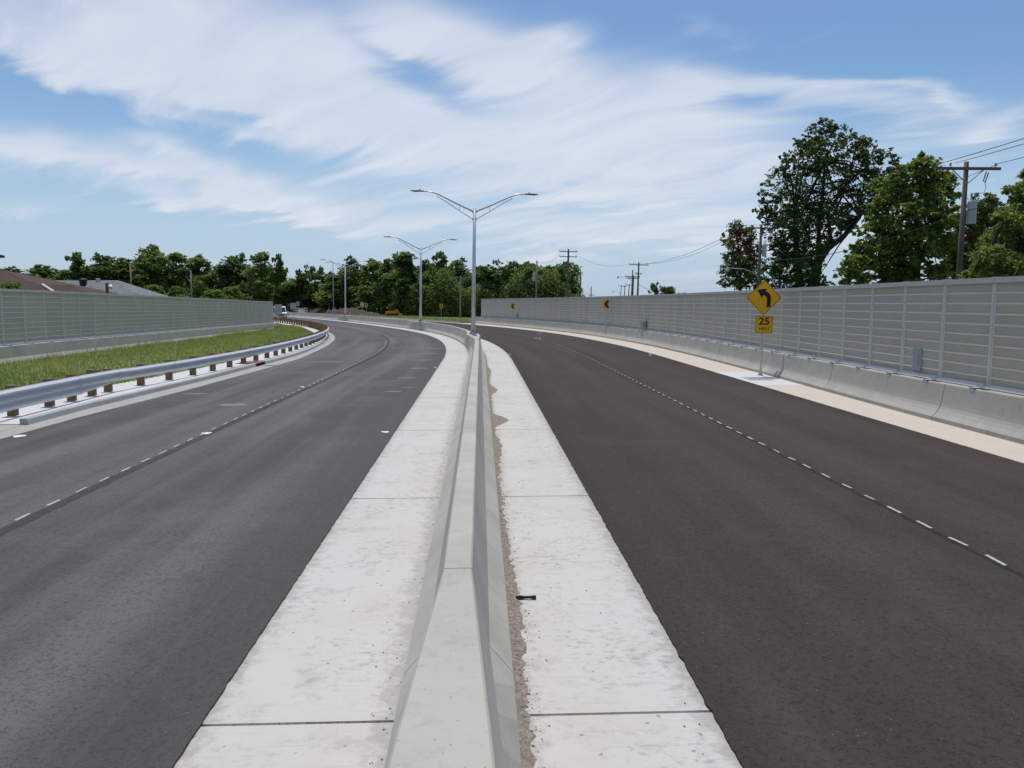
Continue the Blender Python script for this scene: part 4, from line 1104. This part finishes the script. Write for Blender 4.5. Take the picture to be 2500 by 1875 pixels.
# prototypes of the wood's trees, about 10 m tall, built once
def proto_lobes(kind, seed):
    r = random.Random(seed); out = []
    if kind == 'round':
        for i in range(26):
            z = r.uniform(.4, 9.0); wid = 3.5*math.sin(PI*min(1,(z+2.6)/12.4))**.8
            a = r.uniform(0, 2*PI); q = wid*r.uniform(.3,1.0); out.append((q*math.cos(a), q*math.sin(a), z, r.uniform(.55,1.35)))
        out += [(r.uniform(-.8,.8),0,9.0,.75),(0,0,4.0,2.2),(.6,0,6.4,1.7)]
    elif kind == 'tall':
        for i in range(26):
            z = r.uniform(.3, 9.3); wid = 2.9*(1-.6*max(0,(z-4.5)/5.5))
            a = r.uniform(0, 2*PI); q = wid*r.uniform(.1,1.0); out.append((q*math.cos(a), q*math.sin(a), z, r.uniform(.4,1.05)))
        out += [(r.uniform(-.4,.4),0,9.3,.5),(0,0,3.2,1.8),(.2,.2,6.0,1.2)]
    elif kind == 'open':
        for i in range(15):
            a = r.uniform(0, 2*PI); z = r.uniform(4.2, 9.2); q = r.uniform(.6,3.3)*(1-.25*abs(z-6.5)/3); out.append((q*math.cos(a), q*math.sin(a), z, r.uniform(.5,.95)))
        out += [(0,0,9.3,.6)]
    elif kind == 'bush':
        for i in range(14):
            a = r.uniform(0, 2*PI); z = r.uniform(1.5, 8.3); q = r.uniform(.5,4.2)*(1.1-z/12); out.append((q*math.cos(a), q*math.sin(a), z, r.uniform(1.1,2.0)))
    return out
PROTO = {}
def make_proto(key, kind, m, seed, clumps=760, per=13, size=.42, spread=.40):
    lob = proto_lobes(kind, seed)
    P, t, cc = crown_pts(lob, clumps, per, spread)
    PROTO[key] = (lob, P, t, size, m)
def tree_from(key, name, loc, scale, rz, label, group=None):
    lob, P, t, size, m = PROTO[key][:5]
    r = thing(name, loc, (0,0,rz), label, 'tree', group)
    if len(PROTO[key]) == 5:
        cr = tri_mesh('crown', leaves(P, size), None, t, m, r, 4)
        tk = trunk(r, (0,0,-.2), [(0,0,8.6)] + [l[:3] for l in random.sample(lob, 6)], .2)
        PROTO[key] = PROTO[key] + (cr.data, tk.data)
    else:
        for nm, me in (('crown', PROTO[key][5]), ('trunk', PROTO[key][6])):
            o = bpy.data.objects.new(nm, me); COL.objects.link(o); o.parent = r
    r.scale = scale
    return r
make_proto('round_a','round','leaf_mid',1); make_proto('round_b','round','leaf_dark',2); make_proto('round_c','round','leaf_mid',3)
make_proto('tall_a','tall','leaf_willow',4); make_proto('tall_b','tall','leaf_mid',5)
make_proto('open_a','open','leaf_dark',6, clumps=240, per=13, size=.40, spread=.42); make_proto('bush_a','bush','leaf_yellow',8, spread=.25); make_proto('bush_b','bush','leaf_mid',9)
make_proto('willow_b','round','leaf_willow',12); make_proto('tall_c','tall','leaf_dark',17); make_proto('round_d','round','leaf_mid',21); make_proto('round_e','round','leaf_dark',25)
def wood_front(x):       # the wood's edge
    return float(np.interp(x, [-150,-100,-76,-62,-45,-30,-15,0,20], [236,240,246,234,212,188,165,158,152]))
def wood_tree(px, pyt, wpx, Y, key, name, label, group=None, zb=-.4):
    h = PZ(pyt, Y)-zb; k = 9.9; sz = h/k
    wid = wpx/F_PX*Y; sx = wid/7.4
    tree_from(key, name, (PX(px,Y), Y, zb), (sx, sx*random.uniform(.9,1.15), sz), random.uniform(0,6.28), label, group)
WT = [
 (30,648,120,200,'round_b','tree','low dark tree on the skyline at the left edge'),
 (112,643,110,205,'round_c','tree','low skyline tree above the brown roof'),
 (160,665,70,190,'bush_b','tree','lowest gap filling tree between brown roof and the tall wood'),
 (197,613,75,170,'tall_b','tree','slender tree at the left end of the wood, above the grey roof'),
 (252,614,95,185,'round_b','tree','dark tree right of the slender end tree'),
 (307,626,90,180,'round_a','tree','rounded tree above the right slope of the grey roof'),
 (372,593,85,178,'round_c','tree','highest pointed tree in the left part of the wood'),
 (442,614,85,182,'willow_b','tree','olive toned tree right of the highest pointed tree'),
 (490,620,75,190,'tall_a','tree','pale feathery narrow tree in the left wood'),
 (540,645,80,180,'round_a','tree','lower tree in the dip between feathery tree and large pair'),
 (586,615,85,172,'round_b','tree','broad dark tree above the left wall end'),
 (643,613,80,170,'willow_b','tree','lit green tree just left of the notch in the skyline'),
 (686,617,40,165,'tall_b','tree','thin ragged tree at the edge of the skyline notch'),
 (725,672,70,175,'round_c','tree','low tree filling the notch in the skyline'),
 (752,645,44,178,'open_a','tree','thin open tree with sky between its branches right of the notch'),
 (786,650,44,180,'open_a','tree','sparse half bare tree left of the farthest double lamp'),
 (820,668,80,172,'willow_b','tree','lower pale tree behind the grey single arm lamp'),
 (862,622,75,182,'round_b','tree','tree behind the farthest double lamp'),
 (912,631,75,178,'tall_a','tree','feathery tree between the farthest and middle lamps'),
 (955,628,70,176,'round_a','tree','even topped tree left of the middle lamp'),
 (1000,612,85,170,'round_b','tree','dark high tree behind the head of the middle lamp'),
 (1046,630,60,176,'round_c','tree','tree in the dip right of the middle lamp pole'),
 (1080,612,60,172,'tall_b','tree','pointed tree between the middle and nearest lamps'),
 (1122,626,75,182,'round_b','tree','dark flat topped tree left of the nearest lamp pole'),
 (1172,645,60,176,'round_a','tree','tree half hidden by the nearest lamp pole'),
 (1218,633,85,165,'open_a','tree','open crowned dark oak with sky through it right of the nearest lamp'),
 (1245,664,75,172,'willow_b','tree','pale tree below the open crowned oak'),
 (1292,650,62,160,'willow_b','tree','light green tree behind the twin transformer pole'),
 (1336,647,66,162,'tall_a','tree','feathery light tree left of the double crossarm pole'),
 (1369,646,42,158,'open_a','tree','small open tree directly left of the double crossarm pole'),
 (1392,672,44,160,'willow_b','tree','last light tree at the right end of the far wood'),
]
for px, py, w, Y, key, nm, lab in WT:
    Y2 = max(Y, 1.0*wood_front(PX(px, Y+15))+4 + (Y-170)*.15)
    wood_tree(px, py, w*1.55, Y2, {'round_b': random.choice(('round_b','round_e','tall_c')), 'round_a': random.choice(('round_a','round_d')), 'round_c': random.choice(('round_c','round_d'))}.get(key, key), nm, lab)
# bright bushes and a banana clump behind the left wall
for px, py, w, Y, key, lab in [(378,690,90,105,'bush_a','yellow green bush behind the left wall beside the grey roof'),
                          (430,694,70,108,'bush_a','yellow green bush left of the broad leaved banana clump'),
                          (530,702,90,108,'bush_a','yellow green bush right of the banana clump'),
                          (572,694,80,112,'bush_a','rightmost yellow green bush near the end of the left wall'),
                          (328,700,60,100,'bush_b','dark green bush at the corner of the grey roof'),
                          (30,678,105,46,'bush_a','dark leafed shrub rising above the wall at the left edge')]:
    wood_tree(px, py, w*1.15, Y, key, 'shrub', lab)
bn = thing('banana_plant', (PX(456,100), 100, -.4), label='banana clump with long arching leaves behind the left wall', cat='plant')
pts = []; tv = []
for k in range(46):
    a = random.uniform(0,2*PI); L = random.uniform(1.5,3.0); z0 = random.uniform(.8,3.2); b0 = Vector((random.uniform(-2.2,2.2), random.uniform(-.8,.8), z0)); el = random.uniform(.5,1.3)
    prev = None
    for j in range(4):
        t0, t1_ = j/4, (j+1)/4
        def pp_(t): return b0 + Vector((math.cos(a)*math.cos(el)*L*t, math.sin(a)*math.cos(el)*L*t, L*t*math.sin(el)-L*.55*t*t))
        sd_ = Vector((-math.sin(a), math.cos(a), .2))
        w0, w1_ = .24*math.sin(PI*(t0*.85+.12)), .24*math.sin(PI*(t1_*.85+.12))
        pts += [pp_(t0)-sd_*w0, pp_(t0)+sd_*w0, pp_(t1_)+sd_*w1_, pp_(t1_)-sd_*w1_]; tv.append(random.uniform(.2,.9))
tri_mesh('fronds', np.array([tuple(p) for p in pts]), None, tv, 'leaf_willow', bn, 4)
m_ = MB()
for k in range(7): m_.tube([(random.uniform(-2,2),random.uniform(-.6,.6),-.1),(random.uniform(-2,2)*1.0,0,2.8)], [.14,.08], 7)
m_.build('stems', 'bark', bn)

# solid understory of the wood, and the second rank of trees behind it
def stuff_leaves(n, fn, size, m, name, label):
    P = np.array([fn() for _ in range(n)]); t = np.clip(.4+.25*np.sin(P[:,0]*1.1+P[:,2])*np.cos(P[:,0]*.37+P[:,2]*.8)+RNG.normal(0,.15,n),0,1)
    o = tri_mesh(name, leaves(P, size), None, t, m, None, 4)
    return tag(o, label, 'undergrowth', kind='stuff')
def under():
    x = random.uniform(-140, 14); y = wood_front(x)+random.uniform(-1,8); hmax = 7.4+2.0*math.sin(x*.31)+1.4*math.sin(x*.83+1)
    return (x+random.gauss(0,.4), y+random.gauss(0,.6), -.3 + hmax*random.random()**.8)
stuff_leaves(70000, under, .55, 'leaf_undergrowth', 'undergrowth', 'dense green undergrowth along the foot of the far wood')
def back():
    x = random.uniform(-150, 15); y = wood_front(x)+random.uniform(14,26); hmax = 10.8+1.2*math.sin(x*.21)+.8*math.sin(x*.6)
    return (x, y, -.3 + hmax*random.random()**.85)
stuff_leaves(45000, back, .85, 'leaf_dark', 'far_woodland', 'dark mass of woodland behind the first row of trees')
# small tree group on the right horizon
wood_tree(1603,688,44,190,'open_a','tree','small distant round tree above the right noise wall')
wood_tree(1632,697,50,195,'round_b','tree','low distant tree beside the small round tree over the noise wall')
wood_tree(1668,707,60,200,'bush_b','tree','lowest distant shrub just above the noise wall top')

# ---- big trees on the right, crowns modelled lobe by lobe
def big_tree(name, base, Y, lobes_px, m, label, clumps, per, size, spread, tr, limbs, brown=0.0, zb=-.45, depth=1.0, patches=()):
    r0 = random.Random(len(label)); lob = []
    bx = PX(base, Y)
    for px, py, rp in lobes_px:
        r_ = rp/F_PX*Y; dy = r0.uniform(-1,1)*depth*2.2; lob.append((PX(px,Y+dy,py)-bx, dy, PZ(py,Y+dy)-zb, r_))
    r = thing(name, (bx, Y, zb), label=label, cat='tree')
    for l in list(lob):
        for _ in range(3):
            d = Vector((r0.gauss(0,1), r0.gauss(0,1), r0.gauss(.25,1))).normalized()*l[3]*r0.uniform(.8,1.12)
            lob.append((l[0]+d.x, l[1]+d.y, l[2]+d.z, l[3]*r0.uniform(.26,.46)))
    nmain = len(lob)//4
    P, t, cc = crown_pts(lob, clumps, per, spread, .35)
    for ppx, ppy, pr in patches:       # dead, rust coloured foliage
        d = np.hypot((P[:,0]-(PX(ppx,Y,ppy)-bx)), (P[:,2]-(PZ(ppy,Y)-zb)))
        t = np.where((d < pr/F_PX*Y) & (RNG.uniform(size=len(t)) < .75), 2.0, t)
    if brown: 
        kill = RNG.uniform(size=clumps) < brown; t = np.where(np.repeat(kill, per), 2.0, t)
    tri_mesh('crown', leaves(P, size), None, t, m, r, 4)
    mb = MB(); prev = None
    for path, ra, rb in limbs:
        pts = [(PX(x,Y,y)-bx, random.uniform(-.2,.2), PZ(y,Y)-zb) for x, y in path]
        n = len(pts); mb.tube(pts, [ra+(rb-ra)*i/(n-1) for i in range(n)], 9)
    for k in range(0, nmain, 1):
        l = lob[k]; src = limbs[k % len(limbs)][0][-1]; a = Vector((PX(src[0],Y,src[1])-bx, 0, PZ(src[1],Y)-zb)); b = Vector(l[:3])
        mb.tube([a, a.lerp(b,.5)+Vector((0,0,.3)), b], [.11,.07,.02], 6)
    mb.build('trunk', 'bark', r, smooth=True)
    return r
big_tree('oak_tree', 1960, 84,
 [(2008,312,26),(1990,335,28),(2050,330,30),(2090,350,32),(2118,365,26),(1955,352,20),(2020,370,45),(2075,395,45),(1975,390,45),(1925,400,26),(2120,410,32),(2160,385,26),(2190,405,24),(1910,440,38),(1955,450,50),(2020,450,55),
  (2090,450,45),(2140,440,35),(2170,440,32),(1880,480,30),(1870,520,26),(1905,520,42),(1955,530,55),(2020,520,50),(2085,500,38),(2125,500,34),(2150,480,28),(1885,565,32),(1925,590,48),(1980,590,45),(2050,545,28),(1900,640,40),
  (1950,655,50),(1985,640,26),(1890,690,40),(1950,700,50),(1990,690,30),(2015,690,20),(1925,615,40),(2008,598,26),(2038,572,26),(2072,548,26),(1990,620,24)],
 'leaf_oak', 'tallest dark tree with a leaning bough, behind the right noise wall', 2500, 17, .26, .21, None,
 [([(1985,800),(1988,710),(1998,642),(2022,605),(2060,577),(2100,530)], .62,.2), ([(1960,790),(1955,700),(1945,600),(1940,500)], .55,.2), ([(2000,640),(2000,560),(2010,470),(2015,390)], .3,.08), ([(2030,600),(2020,520),(2075,440)], .25,.08)], depth=1.3)
big_tree('maple_tree', 2190, 50,
 [(2250,400,28),(2215,430,38),(2270,425,40),(2180,470,38),(2240,480,48),(2300,470,42),(2155,500,30),(2200,540,45),(2270,540,50),(2310,530,36),(2140,545,32),(2180,590,45),(2240,600,48),(2300,600,40),
  (2150,610,38),(2110,645,38),(2160,665,45),(2220,660,45),(2080,640,24),(2085,680,32),(2200,700,40),(2290,660,30),(2062,668,22),(2100,612,28),(2122,566,24),(2140,450,24)],
 'leaf_yellow', 'yellow green leafy tree left of the nearest utility pole', 1500, 15, .26, .26, None,
 [([(2235,800),(2235,700),(2240,600),(2245,500)], .4,.12), ([(2235,700),(2190,620),(2180,560)], .22,.08), ([(2240,640),(2290,560)], .2,.07)], brown=.015, patches=[(2195,560,11),(2145,680,10)])
big_tree('maple_tree', 2390, 54,
 [(2400,500,30),(2430,520,28),(2370,540,32),(2410,560,40),(2350,590,35),(2390,610,38),(2340,640,34),(2380,660,38),(2440,570,30),(2320,600,26),(2310,660,26),(2330,690,34)],
 'leaf_rusty', 'dark tree with rusty patches right behind the nearest utility pole', 700, 14, .25, .30, None,
 [([(2370,800),(2375,690),(2390,600),(2405,530)], .3,.1), ([(2375,690),(2345,620)], .18,.06)], patches=[(2405,492,18),(2330,585,12)])
big_tree('leafy_shrub_tree', 2480, 34,
 [(2500,430,18),(2480,470,26),(2510,480,34),(2500,520,40),(2470,545,36),(2520,560,50),(2440,590,40),(2490,610,50),(2420,630,38),(2460,660,45),(2510,660,50),(2400,670,32),(2440,700,40),(2370,690,26)],
 'leaf_willow', 'soft green feathery tree cut by the right edge', 1300, 17, .15, .30, None,
 [([(2490,900),(2490,700),(2495,560),(2500,480)], .22,.06)], depth=.8)
big_tree('crape_tree', 1800, 90,
 [(1795,560,22),(1825,575,22),(1780,590,20),(1810,600,26),(1840,610,22),(1785,630,24),(1820,640,28),(1775,660,22),(1805,672,26),(1840,665,24),(1772,688,16),(1800,690,20),(1845,690,24)],
 'leaf_rusty', 'small tree with brown dead leaves left of the tallest dark tree', 800, 15, .24, .28, None,
 [([(1810,800),(1808,690),(1805,620)], .25,.08)], patches=[(1800,575,16),(1810,605,20),(1825,615,16),(1780,645,13),(1815,630,15)])

# ------------------------------------------------------------------ construction site beyond the bend
mb = MB(); nx, ny = 110, 14; r1 = np.random.default_rng(5)
hh = r1.normal(0, 1, (nx, ny))
hh = (hh + np.roll(hh,1,0) + np.roll(hh,-1,0) + np.roll(hh,1,1))/2.2
vs = []
for i in range(nx):
    for j in range(ny):
        u, v = i/(nx-1), j/(ny-1); q = at(174 + 78*u, 14.8 + 6.5*v)
        env = math.sin(PI*v)**.6*(math.sin(PI*u)**.4)
        prof = .95 + .75*math.exp(-((u-.26)/.12)**2) + .3*math.exp(-((u-.6)/.15)**2)
        vs.append((q.x, q.y, -.1 + env*(1.05*prof + .36*hh[i,j])))
fs = [(i*ny+j, (i+1)*ny+j, (i+1)*ny+j+1, i*ny+j+1) for i in range(nx-1) for j in range(ny-1)]
mb.add(vs, fs)
tag(mb.build('soil_bank', 'soil'), 'long heap of dug brown soil before the wood beyond the bend', 'soil heap')
# barricade
q = Vector((PX(735,176), 176, .02)); bc = thing('barricade', tuple(q), (0,0,.15), 'orange and white striped road barricade beside the soil bank', 'barricade')
for sx in (-1.0,1.0):
    m_ = MB(); m_.box((sx,0,1.0), (.09,.09,2.1)); m_.box((sx,0,.04), (.12,1.2,.08)); m_.build('upright', 'orange', bc)
for z in (1.72, 1.2, .68):
    m_ = MB(); m_.box((0,-.07,z), (2.9,.03,.24), mi=0)
    for k in range(7):
        x = -1.3+k*.42; m_.prism([(x,z-.12),(x+.2,z-.12),(x+.34,z+.12),(x+.14,z+.12)], -.094, -.088, mi=1)
    m_.build('board', ['paint_white','orange'], bc)
m_ = MB(); m_.prism([(-.75,.45),(.75,.45),(.75,1.5),(-.75,1.5)], -.12, -.105); m_.build('notice_panel', 'paint_white', bc)
cn = thing('traffic_drum', (PX(702,178), 178, .02), label='small orange traffic drum left of the striped barricade', cat='traffic drum')
m_ = MB(); m_.tube([(0,0,0),(0,0,.1),(0,0,1.1)], [.35,.26,.2], 10); m_.build('drum', 'orange', cn); m_ = MB(); m_.tube([(0,0,.5),(0,0,.7)], [.25,.24], 10); m_.build('reflective_band', 'paint_white', cn)
# marker stakes
for px, lab, h_ in ((920,'left leaning white capped stake in front of the dark wood',1.55),(930.5,'right white capped stake in front of the dark wood',1.7)):
    s_ = thing('marker_stake', (PX(px-1.5,170), 170, .1), (0,.09,0), lab, 'stake', 'white capped stakes by the digger')
    m_ = MB(); m_.tube([(0,0,-.2),(0,0,h_)], .05, 7); m_.build('shaft', 'timber_end', s_); m_ = MB(); m_.tube([(0,0,h_),(0,0,h_+.15)], .1, 8); m_.build('cap', 'paint_white', s_)
st_ = thing('marker_stake', (PX(803,184), 184, .3), label='thin pale timber stake in front of the soil bank', cat='stake')
m_ = MB(); m_.box((0,0,.8), (.12,.05,2.2)); m_.build('shaft', 'pole_wood_pale', st_)
# compact loader
ld_ = thing('compact_loader', (PX(957,167), 167, .1), (0,0,.2), 'small yellow tracked loader with black cab before the wood', 'construction machine')
m_ = MB(); m_.prism([(-1.5,.4),(.9,.4),(1.0,1.1),(.3,1.25),(-1.4,1.05)], -.55, .55); m_.build('body', 'machine_yellow', ld_)
m_ = MB(); m_.prism([(-.35,1.1),(.55,1.1),(.5,1.95),(-.3,1.95)], -.5, .5); m_.build('cab', 'machine_black', ld_)
for sy in (-.75,.75):
    m_ = MB(); m_.prism([(-1.4,.2),(-1.1,0),(.9,0),(1.2,.25),(.9,.6),(-1.1,.6)], sy-.15, sy+.15); m_.build('track', 'tyre', ld_)
    m_ = MB(); m_.prism([(.7,1.5),(1.0,1.62),(1.7,.55),(1.6,.35),(1.4,.5)], sy-.06, sy+.06); m_.build('lift_arm', 'machine_yellow', ld_)
m_ = MB(); m_.prism([(1.45,.1),(2.05,.1),(2.2,.6),(1.6,.7)], -.9, .9); m_.build('bucket', 'machine_yellow', ld_)
m_ = MB(); m_.tube([(-1.45,0,.7),(-2.1,0,1.55)], .07, 6); m_.tube([(-2.1,0,1.55),(-2.5,0,.3)], .06, 6); m_.build('hose_boom', 'machine_black', ld_)
# excavator
ex_ = thing('excavator', (PX(704,192), 192, .02), (0,0,.1), 'black excavator with its boom down, parked behind the grey sign backs', 'construction machine')
for sy in (-.9,.9):
    m_ = MB(); m_.prism([(-1.9,.3),(-1.5,0),(1.5,0),(1.9,.3),(1.6,.75),(-1.6,.75)], sy-.25, sy+.25); m_.build('track', 'tyre', ex_)
m_ = MB(); m_.prism([(-2.0,.9),(1.2,.9),(1.2,1.5),(.9,1.75),(-1.9,1.75)], -1.1, 1.1); m_.build('house', 'machine_black', ex_)
m_ = MB(); m_.prism([(-.2,1.7),(1.1,1.7),(.95,2.9),(-.1,2.9)], -.95, .1); c_ = m_.build('cab', 'machine_black', ex_)
m_ = MB(); m_.prism([(-.1,2.1),(.9,2.1),(.82,2.75),(-.02,2.75)], -.975, -.955); m_.build('window', 'glass_dark', c_)
m_ = MB(); m_.prism([(.9,1.4),(1.3,1.3),(2.9,3.2),(2.7,3.5),(2.2,3.4)], .15, .5); m_.prism([(2.5,3.45),(2.95,3.4),(4.4,1.0),(4.15,.95)], .18, .46); m_.build('boom', 'machine_black', ex_)
m_ = MB(); m_.prism([(4.0,1.1),(4.6,1.0),(4.7,.3),(3.9,.1)], 0, .65); m_.build('bucket', 'steel_grey', ex_)
# white van coming round the bend
vn = thing('parked_van', (PX(681,138), 138, .025), (0,0,.42-PI/2), 'white van on the left road partly hidden by the end of the left wall', 'van')
m_ = MB()
for sy in (1,):
    side = [(-2.6,.45),(2.4,.45),(2.55,.7),(2.5,1.15),(1.75,1.3),(1.05,2.2),(.6,2.35),(-2.5,2.35),(-2.65,1.9)]
    m_.prism(side, -.98, .98)
m_.build('body', 'vehicle_white', vn)
m_ = MB(); m_.prism([(1.72,1.36),(1.1,2.16),(1.13,2.17),(1.76,1.36)], -.86, .86); m_.prism([(.2,1.35),(1.35,1.35),(.85,2.05),(.2,2.1)], -1.0, 1.0); m_.build('windscreen', 'glass_dark', vn)
m_ = MB(); m_.box((2.5,0,.85), (.1,1.1,.25)); m_.build('grille', 'machine_black', vn)
for sy in (-.75,.75):
    m_ = MB(); m_.box((2.5,sy,.98), (.1,.3,.2)); m_.build('headlight', 'glass_dark', vn)
for sx in (-1.7,1.65):
    for sy in (-.9,.9):
        m_ = MB(); m_.tube([(sx,sy-.12,.36),(sx,sy+.12,.36)], .36, 14); w_ = m_.build('wheel', 'tyre', vn)
        m_ = MB(); m_.tube([(sx,sy-.13,.36),(sx,sy+.13,.36)], .2, 10); m_.build('rim', 'sign_back', w_)
